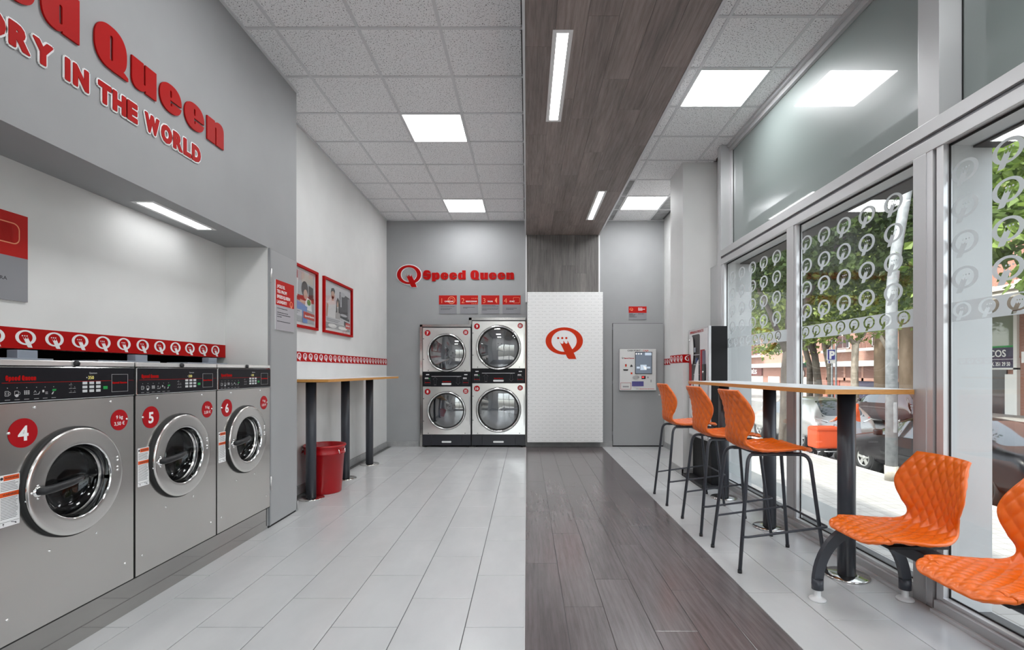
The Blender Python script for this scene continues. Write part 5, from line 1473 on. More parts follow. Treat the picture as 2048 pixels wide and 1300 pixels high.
for v in (0.76, 0.67, 0.58): mb.box((0.20, H * v - 0.006, 0.006), (0.375, H * v, 0.012))
mb.build('shelf', ALUL, vm)
mb = MB(f); mb.shape(csg([ell(0.16, H * 0.80, 0.05, H * 0.13, 28)], lambda i: i[0]), 0.0165, 0.0172); mb.shape(csg([ell(0.42, H * 0.42, 0.21, H * 0.30, 48), rect(0.125, 0.14, 0.382, H * 0.72)], lambda i: i[0] and i[1]), 0.0165, 0.0172); mb.shape(csg([ell(0.16, H * 0.33, 0.06, H * 0.16, 28)], lambda i: i[0]), 0.0165, 0.0172); mb.build('white_bubbles', WHITE, vm)
mb = MB(f); add_text(mb, 'DISPENSADOR DE PRODUCTOS', 0.05, H * 0.958, 0.030, 0.005, 0.0056, 0.01, 'l', VW - 0.19)
lines(mb, [(VW - 0.205, VW - 0.085, H * 0.885), (VW - 0.20, VW - 0.10, H * 0.855), (VW - 0.20, VW - 0.12, H * 0.835)], 0.008); mb.build('red_print', RED, vm)
mb = MB(f); mb.bbox((0.475, H * 0.665, 0.005), (VW - 0.075, H * 0.79, 0.010), 0.002); mb.build('keypad', mat('keypad_violet', (0.12, 0.11, 0.17), 0.4), vm)
mb = MB(f); mb.bbox((0.49, H * 0.525, 0.005), (VW - 0.06, H * 0.67, 0.022), 0.005); cb = mb.build('coin_unit', BLACK, vm)
mb = MB(f); mb.lathe([(0.0, 0.008), (0.012, 0.007), (0.014, 0.0)], (0.535, H * 0.60, 0.022), 16); mb.build('coin_return', CHROME, cb)
for v in (0.90, 0.36):
    mb = MB(f); mb.lathe([(0.0, 0.006), (0.010, 0.005), (0.012, 0.0)], (0.035, H * v, 0.004), 14); mb.build('lock', CHROME, vm)
mb = MB(f); mb.bbox((0.10, 0.085, 0.004), (0.36, 0.28, 0.012), 0.006); mb.build('pickup_flap', mat('flap_grey', (0.10, 0.10, 0.11), 0.3), vm)

# ------------------------------------------------------------------ shop front outside
GZ, RZ = -0.90, -1.02                       # pavement and road level
sbox('facade_shopfront', EXTWALL, ((2.215, 2.600, GZ), (2.445, 2.740, 2.50)), ((2.215, 5.44, GZ), (2.470, 6.6, 2.50)), ((2.30, YR, 2.500), (2.52, 8.6, 4.2)), ((2.215, YR, GZ), (2.46, 8.6, -0.012)), ((2.46, 6.6, GZ), (2.52, 8.6, 2.5)), ((2.212, -1.2, 2.446), (2.345, 2.60, 2.50)), ((2.212, 2.74, 2.446), (2.345, 5.44, 2.50)), label='pale grey facade piers and lintel outside the shop window')
sbox('trim_3', EXTDARK, ((2.345, -1.2, 2.435), (2.50, 2.60, 2.50)), ((2.345, 2.74, 2.435), (2.50, 5.44, 2.50)), label='dark shutter housings above the shop window outside')
mg = mat_noise('pavement_pale', (0.56, 0.545, 0.52), (0.68, 0.665, 0.64), 5.0, 0.85)
t = NT(mg); br = t.new('ShaderNodeTexBrick'); br.offset = 0.0; br.inputs['Scale'].default_value = 1.0; br.inputs['Brick Width'].default_value = 0.2; br.inputs['Row Height'].default_value = 0.2; br.inputs['Mortar Size'].default_value = 0.006
t.link(t.pos(), br.inputs['Vector'])
br.inputs['Color1'].default_value = (0.31, 0.302, 0.29, 1); br.inputs['Color2'].default_value = (0.36, 0.352, 0.34, 1); br.inputs['Mortar'].default_value = (0.21, 0.20, 0.19, 1)
t.link(br.outputs[0], t.b.inputs['Base Color'])
sbox('pavement', mg, ((2.46, -8, GZ - 0.3), (7.25, 75, GZ)), label='pale paved sidewalk outside the shop')
sbox('pavement_entrance', mg, ((-14, -14, -0.5), (2.45, YR - 0.15, -0.04)), label='pale paving outside the entrance behind the camera')
sbox('kerb', mat('kerb_stone', (0.50, 0.49, 0.47), 0.8), ((7.25, -8, GZ - 0.3), (7.50, 75, GZ)), ((17.55, -8, GZ - 0.3), (17.8, 75, GZ)), label='grey stone kerbs along the street')
sbox('road', mat_noise('asphalt', (0.17, 0.17, 0.17), (0.24, 0.24, 0.24), 20, 0.9), ((7.50, -8, RZ - 0.3), (17.55, 75, RZ)), label='grey asphalt street')
sbox('pavement_far', mg, ((17.8, -8, GZ - 0.3), (24.2, 75, GZ)), label='pale sidewalk on the far side of the street')

# ------------------------------------------------------------------ cars
TYRE = mat('tyre_rubber', (0.012, 0.012, 0.012), 0.8)
RIM = mat('wheel_alloy', (0.55, 0.55, 0.54), 0.3, 0.9)
CARGLASS = mat('car_window', (0.02, 0.025, 0.028), 0.06, 0.0, coat=1.0)
TAIL = mat('tail_lamp_red', srgb(190, 12, 22), 0.15, coat=1.0)
LENS = mat('lamp_lens_clear', (0.75, 0.76, 0.78), 0.12, coat=1.0)
def car(name, label, loc, paint, sta, wheels, hw, glass_rows, tail, extras=None, rz=0.0, spokes=5, rim=RIM):
    """local: +y = towards the front, x = right; sta = [(y, z_low, z_belt, z_top, hw_low, hw_belt, hw_top)] from rear to front"""
    t = thing(name, label, 'car', loc, 'cars in the street')
    T = Frame(loc, (1, 0, 0), (0, 1, 0), (0, 0, 1))
    def ring(s):
        y, zl, zb, zt, wl, wb, wt = s
        zm = zl + (zb - zl) * 0.55
        half = [(wl * 0.80, zl), (wl, zl + 0.06), (wb * 1.0, zm), (wb * 0.985, zb), (wt + (wb - wt) * 0.30, zb + (zt - zb) * 0.72), (wt * 0.86, zt - (zt - zb) * 0.04 - 0.004), (wt * 0.40, zt)]
        return [(x, y, z) for x, z in half] + [(-x, y, z) for x, z in reversed(half)]
    rings = [ring(s) for s in sta]
    m = len(rings[0])
    vs = [p for r in rings for p in r]
    body = []; glass = []
    gset = glass_rows
    for i in range(len(rings) - 1):
        for k in range(m):
            j = (k + 1) % m
            q = (i * m + k, i * m + j, (i + 1) * m + j, (i + 1) * m + k)
            side = k in (3, m - 5)               # belt to upper edge
            upper = k in (4, m - 6)
            roof = k in (5, 6, 7)
            kind = gset.get(i, '')
            if (side and 's' in kind) or (roof and 'r' in kind): glass.append(q)
            else: body.append(q)
    body += [list(range(m))[::-1], [(len(rings) - 1) * m + k for k in range(m)]]
    bmb = MB(T); bmb.add(vs, body, True)
    o = bmb.build('body', paint, t)
    md = o.modifiers.new('sub', 'SUBSURF'); md.levels = 1; md.render_levels = 2
    md.boundary_smooth = 'PRESERVE_CORNERS'
    gm = MB(T); gm.add([(x * 0.995, y, z - 0.004) for x, y, z in vs], glass, True)
    gm.build('windows', CARGLASS, t)
    for (x, y, r) in wheels:
        s = 1 if x > 0 else -1
        wf_ = Frame(T((x, y, r)), (0, 1, 0), (0, 0, 1), (s, 0, 0))
        mb = MB(wf_); mb.lathe([(r * 0.60, 0.02), (r * 0.66, 0.05), (r * 0.92, 0.055), (r, 0.02), (r, -0.14), (r * 0.9, -0.16), (0.01, -0.16)], seg=36); wh = mb.build('wheel', TYRE, t)
        mb = MB(wf_); mb.lathe([(0.0005, 0.045), (r * 0.12, 0.045), (r * 0.16, 0.038), (r * 0.17, 0.02)], seg=24)
        for k in range(spokes):
            a = 2 * PI * k / spokes + 0.3
            c_, s_ = math.cos(a), math.sin(a)
            w0, w1 = (r * 0.10, r * 0.09) if spokes > 5 else (r * 0.13, r * 0.15)
            mb.prism([(c_ * r * 0.10 - s_ * w0, s_ * r * 0.10 + c_ * w0), (c_ * r * 0.10 + s_ * w0, s_ * r * 0.10 - c_ * w0), (c_ * r * 0.62 + s_ * w1, s_ * r * 0.62 - c_ * w1), (c_ * r * 0.62 - s_ * w1, s_ * r * 0.62 + c_ * w1)], 0.018, 0.036)
        mb.lathe([(r * 0.56, 0.03), (r * 0.60, 0.048), (r * 0.66, 0.044), (r * 0.66, 0.02)], seg=36)
        mb.build('rim', rim, wh)
        mb = MB(wf_); mb.disc((0, 0), r * 0.6, 0.012, 24); mb.build('hub_shade', BLACKM, wh)
        # dark arch
        mb = MB(wf_); mb.lathe([(r * 1.02, -0.17), (r * 1.14, -0.17), (r * 1.16, 0.052), (r * 1.10, 0.056), (r * 1.02, 0.04)], seg=36); mb.build('wheel_arch', BLACKM, t)
    for nm, m_, pts, d in tail:
        mb = MB(T)
        if isinstance(pts[0][0], (int, float)): pts = [pts]
        for p in pts:
            p = [(q[0] * 0.962, q[1] + 0.028, q[2]) for q in p]
            k = len(p); n = Vector(d)
            allv = list(p) + [tuple(Vector(q) + n) for q in p]
            mb.add(allv, [list(range(k))[::-1], list(range(k, 2 * k))] + [(i, (i + 1) % k, k + (i + 1) % k, k + i) for i in range(k)], False)
        mb.build(nm, m_, t)
    for nm, m_, fn in (extras or []):
        mb = MB(T); fn(mb); mb.build(nm, m_, t)
    return t
SILVER = mat('car_paint_silver', (0.40, 0.395, 0.38), 0.25, 0.45, coat=0.6)
DARKCAR = mat('car_paint_dark', (0.007, 0.006, 0.008), 0.30, 0.0, coat=0.08, spec=0.3)
MAROON = mat('car_paint_maroon', (0.030, 0.008, 0.010), 0.15, 0.2, coat=1.0)
# hatchback, rear towards the camera (y = 0 at the rear bumper)
def hatch(name, label, loc, paint, rim=RIM, spokes=5):
    hw = 0.89
    sta = [(0.00, 0.34, 0.62, 0.66, 0.70, 0.76, 0.70), (0.05, 0.28, 0.72, 0.86, 0.78, 0.86, 0.70), (0.16, 0.26, 0.90, 1.02, 0.82, 0.885, 0.70), (0.34, 0.24, 0.98, 1.24, 0.84, 0.89, 0.66), (0.62, 0.22, 0.99, 1.44, 0.85, 0.89, 0.63),
           (0.95, 0.21, 0.98, 1.49, 0.86, 0.89, 0.64), (1.55, 0.20, 0.965, 1.51, 0.86, 0.89, 0.65), (2.20, 0.20, 0.95, 1.48, 0.86, 0.89, 0.64), (2.60, 0.20, 0.94, 1.38, 0.86, 0.89, 0.62), (3.15, 0.20, 0.93, 1.06, 0.86, 0.885, 0.66), (3.35, 0.20, 0.90, 0.97, 0.86, 0.88, 0.68), (3.95, 0.22, 0.76, 0.86, 0.84, 0.86, 0.66), (4.22, 0.26, 0.60, 0.72, 0.74, 0.78, 0.60), (4.30, 0.32, 0.52, 0.58, 0.62, 0.66, 0.5)]
    gl = {2: 'r', 3: 'r', 5: 's', 6: 's', 7: 's', 8: 'sr', 9: 'r'}
    xw = 0.80
    lampL = lambda s: [(s * 0.885, 0.36, 0.84), (s * 0.90, 0.62, 0.86), (s * 0.885, 0.42, 0.965), (s * 0.80, 0.16, 1.0), (s * 0.46, 0.09, 0.90), (s * 0.46, 0.04, 0.79), (s * 0.80, 0.06, 0.79)]
    lampW = lambda s: [(s * 0.86, 0.30, 0.865), (s * 0.80, 0.13, 0.955), (s * 0.52, 0.06, 0.885), (s * 0.52, 0.03, 0.86)]
    tail = [('tail_lamp', TAIL, lampL(-1), (-0.0, -0.02, 0.0)), ('tail_lamp', TAIL, lampL(1), (0.0, -0.02, 0.0)), ('lamp_lens', LENS, lampW(-1), (-0.01, -0.035, 0.0)), ('lamp_lens', LENS, lampW(1), (0.01, -0.035, 0.0)),
            ('number_plate', WHITE, [(-0.26, -0.012, 0.50), (0.26, -0.012, 0.50), (0.26, -0.012, 0.61), (-0.26, -0.012, 0.61)], (0, -0.012, 0))]
    ex = [('bumper', mat('bumper_black', (0.02, 0.02, 0.02), 0.6), lambda mb: mb.bbox((-0.78, -0.03, 0.26), (0.78, 0.10, 0.42), 0.03)),
          ('mirror', paint, lambda mb: (mb.bbox((-1.05, 2.75, 0.97), (-0.90, 2.87, 1.10), 0.04), mb.bbox((0.90, 2.75, 0.97), (1.05, 2.87, 1.10), 0.04)))]
    return car(name, label, loc, paint, sta, [(-0.80, 0.80, 0.31), (0.80, 0.80, 0.31), (-0.80, 3.42, 0.31), (0.80, 3.42, 0.31)], hw, gl, tail, ex, spokes=spokes, rim=rim)
def sedan(name, label, loc, paint, text=None, rim=RIM, spokes=5):
    sta = [(0.00, 0.36, 0.66, 0.70, 0.68, 0.74, 0.66), (0.05, 0.28, 0.80, 0.90, 0.78, 0.85, 0.68), (0.20, 0.25, 0.90, 0.98, 0.82, 0.875, 0.72), (0.70, 0.22, 0.94, 1.02, 0.84, 0.885, 0.70), (0.95, 0.21, 0.945, 1.16, 0.85, 0.885, 0.64), (1.40, 0.20, 0.945, 1.38, 0.85, 0.885, 0.60),
           (1.95, 0.20, 0.94, 1.42, 0.85, 0.885, 0.61), (2.55, 0.20, 0.93, 1.39, 0.85, 0.885, 0.60), (2.85, 0.20, 0.92, 1.30, 0.85, 0.885, 0.60), (3.35, 0.20, 0.90, 1.02, 0.85, 0.88, 0.66), (3.55, 0.20, 0.86, 0.92, 0.85, 0.875, 0.68), (4.20, 0.22, 0.74, 0.82, 0.83, 0.85, 0.66), (4.48, 0.26, 0.60, 0.70, 0.74, 0.78, 0.60), (4.56, 0.32, 0.50, 0.56, 0.60, 0.64, 0.5)]
    gl = {4: 'r', 5: 's', 6: 's', 7: 's', 8: 'sr', 9: 'r', 3: 'r'}
    lamp = lambda s: [(s * 0.875, 0.30, 0.76), (s * 0.88, 0.34, 0.82), (s * 0.84, 0.13, 0.86), (s * 0.40, 0.035, 0.84), (s * 0.40, 0.010, 0.68), (s * 0.80, 0.06, 0.68)]
    tail = [('tail_lamp', TAIL, lamp(-1), (0, -0.02, 0)), ('tail_lamp', TAIL, lamp(1), (0, -0.02, 0)), ('number_plate', WHITE, [(-0.26, -0.012, 0.50), (0.26, -0.012, 0.50), (0.26, -0.012, 0.61), (-0.26, -0.012, 0.61)], (0, -0.012, 0))]
    ex = [('bumper', mat('bumper_dark', (0.015, 0.012, 0.015), 0.35), lambda mb: (mb.bbox((-0.84, -0.05, 0.26), (0.84, 0.14, 0.52), 0.04), mb.bbox((-0.80, 4.40, 0.26), (0.80, 4.60, 0.50), 0.05))),
          ('bumper_strip', ALUL, lambda mb: mb.bbox((-0.845, -0.056, 0.505), (0.845, 0.10, 0.525), 0.006)),
          ('mirror', paint, lambda mb: (mb.bbox((-1.04, 3.02, 0.90), (-0.88, 3.14, 1.03), 0.04), mb.bbox((0.88, 3.02, 0.90), (1.04, 3.14, 1.03), 0.04))),
          ('side_moulding', BLACKM, lambda mb: (mb.box((-0.90, 0.95, 0.50), (-0.865, 3.1, 0.56)), mb.box((0.865, 0.95, 0.50), (0.90, 3.1, 0.56)))),
          ('door_handle', CHROME, lambda mb: (mb.bbox((-0.905, 2.02, 0.78), (-0.875, 2.18, 0.81), 0.008), mb.bbox((-0.905, 1.14, 0.78), (-0.875, 1.30, 0.81), 0.008)))]
    t = car(name, label, loc, paint, sta, [(-0.80, 0.86, 0.305), (0.80, 0.86, 0.305), (-0.80, 3.72, 0.305), (0.80, 3.72, 0.305)], 0.885, gl, tail, ex, spokes=spokes, rim=rim)
    return t
hatch('hatchback_car', 'silver hatchback parked at the kerb, seen from behind', (8.90, 13.75, RZ), SILVER)
sd = sedan('sedan_car', 'dark sedan parked at the kerb beyond the lamp post', (8.55, 7.62, RZ), DARKCAR, rim=mat('hubcap_grey', (0.42, 0.42, 0.40), 0.4, 0.6))
hatch('hatchback_car', 'dark maroon car parked across the street', (15.55, 18.9, RZ), MAROON, spokes=9)
hatch('hatchback_car', 'silver car in the middle of the street behind the dark sedan', (12.6, 7.6, RZ), SILVER)

# ------------------------------------------------------------------ trees
BARK = mat_noise('plane_tree_bark', (0.16, 0.13, 0.10), (0.36, 0.31, 0.25), 6.0, 0.9, (1, 1, 0.5), 0.3)
BARKD = mat_noise('dark_bark', (0.07, 0.055, 0.045), (0.17, 0.14, 0.11), 6.0, 0.9, (1, 1, 0.5), 0.3)
LEAFA = mat_leaf('leaf_mid', (0.085, 0.150, 0.028), (0.25, 0.34, 0.075))
LEAFB = mat_leaf('leaf_bright', (0.15, 0.22, 0.04), (0.44, 0.52, 0.16))
LEAFC = mat_leaf('leaf_dark', (0.035, 0.070, 0.020), (0.13, 0.19, 0.05))
def tree(label, base, limbs, blobs, leaf, size, n, seed, bark=BARK, trunk_r=0.11):
    rnd = random.Random(seed)
    t = thing('street_tree', label, 'tree', base, 'street trees')
    T = Frame(base, (1, 0, 0), (0, 1, 0), (0, 0, 1))
    mb = MB(T); mb.tube(limbs[0][0], limbs[0][1], 12); mb.build('trunk', bark, t)
    for p, r in limbs[1:]:
        mb = MB(T); mb.tube(p, r, 9); mb.build('branch', bark, t)
    vs = []; fs = []
    tot = sum(b[3] * b[4] * b[5] for b in blobs) ** 1.0
    for (bx_, by_, bz_, rx, ry, rz) in blobs:
        k = int(n * rx * ry * rz / tot)
        cl = [(rnd.gauss(0, 0.5), rnd.gauss(0, 0.5), rnd.gauss(0, 0.5)) for _ in range(max(6, k // 45))]
        for _ in range(k):
            c = rnd.choice(cl)
            p = Vector((bx_ + rx * (c[0] + rnd.gauss(0, 0.13)), by_ + ry * (c[1] + rnd.gauss(0, 0.13)), bz_ + rz * (c[2] + rnd.gauss(0, 0.12))))
            if p.z + base[2] < 1.6: continue
            d = Vector((rnd.gauss(0, 1), rnd.gauss(0, 1), rnd.gauss(0, 0.6) - 0.5)).normalized()
            s = Vector((rnd.gauss(0, 1), rnd.gauss(0, 1), rnd.gauss(0, 1))); s = (s - d * s.dot(d)).normalized()
            L = size * rnd.uniform(0.7, 1.25); w = L * 0.36
            nn = d.cross(s) * L * 0.10
            i = len(vs)
            vs += [p, p + d * L * 0.4 + s * w - nn, p + d * L, p + d * L * 0.4 - s * w - nn, p + d * L * 0.45 + nn * 0.6]
            fs += [(i, i + 1, i + 4), (i + 1, i + 2, i + 4), (i + 2, i + 3, i + 4), (i + 3, i, i + 4)]
    me = bpy.data.meshes.new('foliage'); me.from_pydata([tuple(v) for v in vs], [], fs); me.materials.append(leaf); me.update()
    o = bpy.data.objects.new('foliage', me); COL.objects.link(o); o.parent = t; o['kind'] = 'stuff'
    return t
tree('tall street tree growing behind the middle window mullion', (6.62, 12.75, GZ),
     [([(0, 0, 0), (0.02, 0, 1.2), (0.06, 0.05, 2.2), (0.15, 0.05, 3.0)], [0.14, 0.11, 0.10, 0.10]), ([(0.13, 0.05, 2.9), (0.6, -0.1, 4.2), (1.3, -0.2, 5.4), (2.1, -0.3, 6.4)], [0.09, 0.08, 0.06, 0.03]), ([(0.13, 0.05, 2.9), (0.25, 0.2, 4.4), (0.5, 0.3, 5.8), (0.6, 0.3, 7.2)], [0.08, 0.07, 0.05, 0.03]), ([(0.10, 0.05, 2.6), (-0.5, 0.0, 4.0), (-1.2, 0.2, 5.4)], [0.07, 0.06, 0.03])],
     [(0.4, 0.0, 6.4, 2.6, 2.2, 1.6), (1.9, -0.6, 5.4, 1.8, 1.8, 1.3), (-1.2, 0.2, 5.6, 1.7, 1.8, 1.4), (2.6, -0.8, 7.2, 2.2, 2.0, 1.3), (1.0, -0.2, 5.0, 2.2, 1.6, 1.0), (1.6, -0.8, 8.0, 2.6, 2.0, 1.2), (3.4, -1.4, 6.4, 1.6, 1.6, 1.1)], LEAFC, 0.14, 30000, 3, BARKD)
tree('big leafy street tree beyond the silver hatchback', (10.45, 17.8, RZ),
     [([(0, 0, 0), (0.05, 0, 1.6), (-0.1, 0, 2.9)], [0.15, 0.13, 0.11]), ([(-0.1, 0, 2.8), (-0.6, 0.1, 4.2), (-1.1, 0.1, 5.6)], [0.09, 0.07, 0.03]), ([(-0.1, 0, 2.8), (-0.05, 0.3, 4.2), (0.5, 0.4, 5.4)], [0.09, 0.07, 0.03])],
     [(0.0, 0, 5.4, 2.6, 2.2, 1.6), (-1.8, 0, 4.9, 1.8, 1.6, 1.1), (1.8, 0, 5.0, 2.0, 1.8, 1.2), (0.6, 0, 7.6, 3.0, 2.4, 1.6), (-2.6, 0.5, 6.2, 2.0, 1.6, 1.3), (-0.6, 0, 4.4, 2.2, 1.6, 0.8)], LEAFB, 0.17, 32000, 5, BARKD)
tree('pale forked street tree by the far kerb', (17.0, 25.6, GZ),
     [([(0, 0, 0), (-0.05, 0, 2.0), (0.0, 0, 3.6)], [0.20, 0.17, 0.16]), ([(0.0, 0, 3.5), (-0.7, 0, 4.3), (-0.9, 0, 5.6)], [0.13, 0.10, 0.05]), ([(0.0, 0, 3.5), (0.5, 0, 4.2), (0.6, 0, 5.8)], [0.13, 0.11, 0.05])],
     [(-0.6, 0, 6.6, 2.2, 2.0, 1.2), (0.8, 0, 7.6, 2.6, 2.2, 1.6), (-1.8, 0, 5.9, 1.4, 1.4, 0.8), (-0.9, 0, 4.9, 1.3, 1.2, 0.7)], LEAFB, 0.22, 6500, 8)
tree('slim dark street tree left of the parking sign', (17.5, 30.6, GZ),
     [([(0, 0, 0), (0.0, 0, 2.4), (-0.4, 0, 4.0), (-1.0, 0, 5.2)], [0.20, 0.17, 0.14, 0.07]), ([(-0.3, 0, 3.7), (0.6, 0, 4.8), (1.2, 0, 6.0)], [0.12, 0.09, 0.04])],
     [(-0.8, 0, 6.2, 2.6, 2.2, 1.2), (0.8, 0, 7.2, 3.0, 2.4, 1.6), (-2.6, 0, 5.4, 1.8, 1.8, 1.0), (-1.6, 0, 4.5, 1.9, 1.6, 0.9)], LEAFA, 0.24, 11000, 11, BARKD)
tree('dark leaning street tree right of the parking sign', (17.6, 28.6, GZ),
     [([(0, 0, 0), (-0.1, 0, 2.2), (-0.4, 0, 3.6), (-0.5, 0, 5.0)], [0.17, 0.15, 0.13, 0.08]), ([(-0.35, 0, 3.4), (0.5, 0, 4.4), (1.0, 0, 5.8)], [0.11, 0.09, 0.05])],
     [(-0.4, 0, 6.6, 2.6, 2.2, 1.4), (1.2, 0, 7.4, 2.4, 2.0, 1.3)], LEAFA, 0.24, 3500, 13, BARKD)
tree('leafy street tree close to the near window', (7.9, 5.7, GZ),
     [([(0, 0, 0), (0.05, 0, 2.2), (-0.05, 0, 3.6)], [0.15, 0.12, 0.10]), ([(-0.05, 0, 3.4), (-0.5, 0.6, 4.6), (-0.7, 1.2, 5.6)], [0.07, 0.05, 0.03]), ([(-0.05, 0, 3.4), (0.5, 0.4, 4.8), (0.9, 0.8, 6.0)], [0.07, 0.05, 0.03])],
     [(-0.3, 1.0, 4.7, 1.2, 1.3, 0.9), (0.4, 0.8, 3.9, 1.1, 1.1, 0.6), (0.0, 0.3, 5.8, 1.6, 1.5, 1.0), (-1.4, 1.0, 4.6, 0.9, 1.0, 0.9), (-1.2, 0.9, 3.9, 0.8, 0.9, 0.6)], LEAFA, 0.17, 8500, 17)
tree('thin pale street tree beside the brown columns', (18.6, 25.3, GZ),
     [([(0, 0, 0), (0.1, 0, 2.0), (-0.1, 0, 3.2), (-0.9, 0, 4.6)], [0.14, 0.12, 0.11, 0.06])],
     [(-0.8, 0, 6.8, 1.8, 1.6, 1.1), (0.8, 0, 7.6, 1.8, 1.6, 1.2)], LEAFA, 0.22, 2600, 19)
tree('distant leafy street tree at the far end of the street', (17.0, 41.0, GZ),
     [([(0, 0, 0), (0.1, 0, 2.4), (0.0, 0, 4.4)], [0.22, 0.19, 0.14])],
     [(0, 0, 6.6, 3.4, 3.0, 2.0), (-2.0, 0, 8.0, 2.6, 2.6, 1.8)], LEAFB, 0.32, 3000, 23)

# ------------------------------------------------------------------ street furniture
lpst = thing('lamp_post', 'thick grey metal lamp post on the near sidewalk', 'lamp post', (7.20, 9.77, GZ))
mb = MB(Frame((7.20, 9.77, GZ), (1, 0, 0), (0, 1, 0), (0, 0, 1)))
POSTG = mat_noise('galvanised_post', (0.20, 0.21, 0.22), (0.32, 0.33, 0.34), 9, 0.4)
mb.tube([(0, 0, 0.28), (0, 0, 3.4), (0.02, 0, 3.9), (0.10, 0, 4.6), (0.30, 0, 5.7), (0.60, 0, 7.0)], [0.105, 0.100, 0.098, 0.095, 0.09, 0.08], 24); mb.build('pole', POSTG, lpst)
mb = MB(Frame((7.20, 9.77, GZ), (1, 0, 0), (0, 1, 0), (0, 0, 1))); mb.tube([(0, 0, 0.0), (0, 0, 0.29)], 0.118, 24); mb.build('base_sleeve', mat_noise('worn_concrete', (0.30, 0.27, 0.22), (0.46, 0.43, 0.38), 9, 0.8), lpst)
mb = MB(FB(7.20, GZ, 9.668)); mb.bbox((-0.032, 0.95, -0.03), (0.032, 1.55, 0.002), 0.008); mb.build('hatch', POSTG, lpst)
def pole_sign(name, label, x, y, h, cat='street sign'):
    t = thing(name, label, cat, (x, y, GZ))
    mb = MB(); mb.tube([(x, y, GZ), (x, y, GZ + h)], 0.05, 14); mb.build('pole', POSTG, t)
    return t
k = 28.0 / FPX
def sx(px, Y=28.0): return (px - 1053.5) * Y / FPX
def sz(py, Y=28.0): return EYE + (742 - py) * Y / FPX
ps = pole_sign('parking_sign', 'blue square parking sign with a white letter P on a pole', sx(1664), 28.0, 3.9)
f = FB(0, 0, 27.94)
part('plate', WHITE, ps, ((sx(1652.5), sz(720.5), 0), (sx(1672), sz(698.5), 0.02)), f=f)
part('blue_field', mat('sign_blue', srgb(72, 72, 150), 0.4), ps, ((sx(1653.5), sz(719.5), 0.02), (sx(1671), sz(699.5), 0.025)), f=f)
mb = MB(f); add_text(mb, 'P', sx(1662.3), sz(717), sz(702) - sz(717), 0.026, 0.03, 0.05, 'c'); mb.build('letter', WHITE, ps)
part('sub_plate', WHITE, ps, ((sx(1654), sz(727), 0), (sx(1671.5), sz(721), 0.02)), f=f)
mb = MB(f); mb.box((sx(1655), sz(726), 0.02), (sx(1658), sz(722), 0.024)); lines(mb, [(sx(1660), sx(1669), sz(725))], 0.05); mb.build('sub_print', mat('sign_blue', (0, 0, 0)), ps)
p2 = pole_sign('direction_sign', 'small grey sign with a green diamond on a thin pole', sx(1604.5, 33), 33.0, 3.2)
f = FB(0, 0, 32.94)
part('plate', mat('sign_dark_grey', (0.12, 0.13, 0.13), 0.5), p2, ((sx(1603.5, 33), sz(735, 33), 0), (sx(1616, 33), sz(726, 33), 0.03)), f=f)
mb = MB(f); c = (sx(1610.5, 33), sz(727, 33)); mb.prism([(c[0] - 0.16, c[1]), (c[0], c[1] - 0.14), (c[0] + 0.16, c[1]), (c[0], c[1] + 0.14)], 0.03, 0.05); mb.build('green_diamond', GREEN, p2)
tl = thing('traffic_light', 'black traffic light on a thin post across the street', 'traffic light', (sx(1635.5, 30), 30.0, GZ))
mb = MB(); mb.tube([(sx(1636.5, 30), 30, GZ), (sx(1636.5, 30), 30, sz(735, 30))], 0.035, 10); mb.build('post', BLACK, tl)
mb = MB(); mb.bbox((sx(1631, 30), 29.85, sz(749.5, 30)), (sx(1637.2, 30), 30.1, sz(725, 30)), 0.03); mb.build('housing', BLACK, tl)
rs = pole_sign('round_sign', 'small round pink traffic sign on a thin post', sx(1657.5, 31.5), 31.5, 2.4)
mb = MB(FB(sx(1657.5, 31.5), sz(750, 31.5), 31.44)); mb.disc((0, 0), 0.14, 0, 24, 0.02); mb.build('disc', mat('sign_pink', srgb(205, 150, 150), 0.5), rs)
sl = thing('street_lamp', 'curved grey street lamp above the parking sign', 'street lamp', (sx(1672, 27), 27.0, GZ))
mb = MB(); Y = 27.0; mb.tube([(sx(1672, Y), Y, GZ), (sx(1672, Y), Y, sz(694, Y)), (sx(1676, Y), Y, sz(687, Y)), (sx(1690, Y), Y, sz(684.5, Y)), (sx(1703, Y), Y, sz(682, Y))], [0.06, 0.045, 0.04, 0.035, 0.03], 10); mb.build('pole', POSTG, sl)
mb = MB(); mb.tube([(sx(1700, Y), Y, sz(682.5, Y)), (sx(1705, Y), Y, sz(681.5, Y)), (sx(1711, Y), Y, sz(682.5, Y))], [0.05, 0.09, 0.03], 10); mb.build('lamp_head', POSTG, sl)

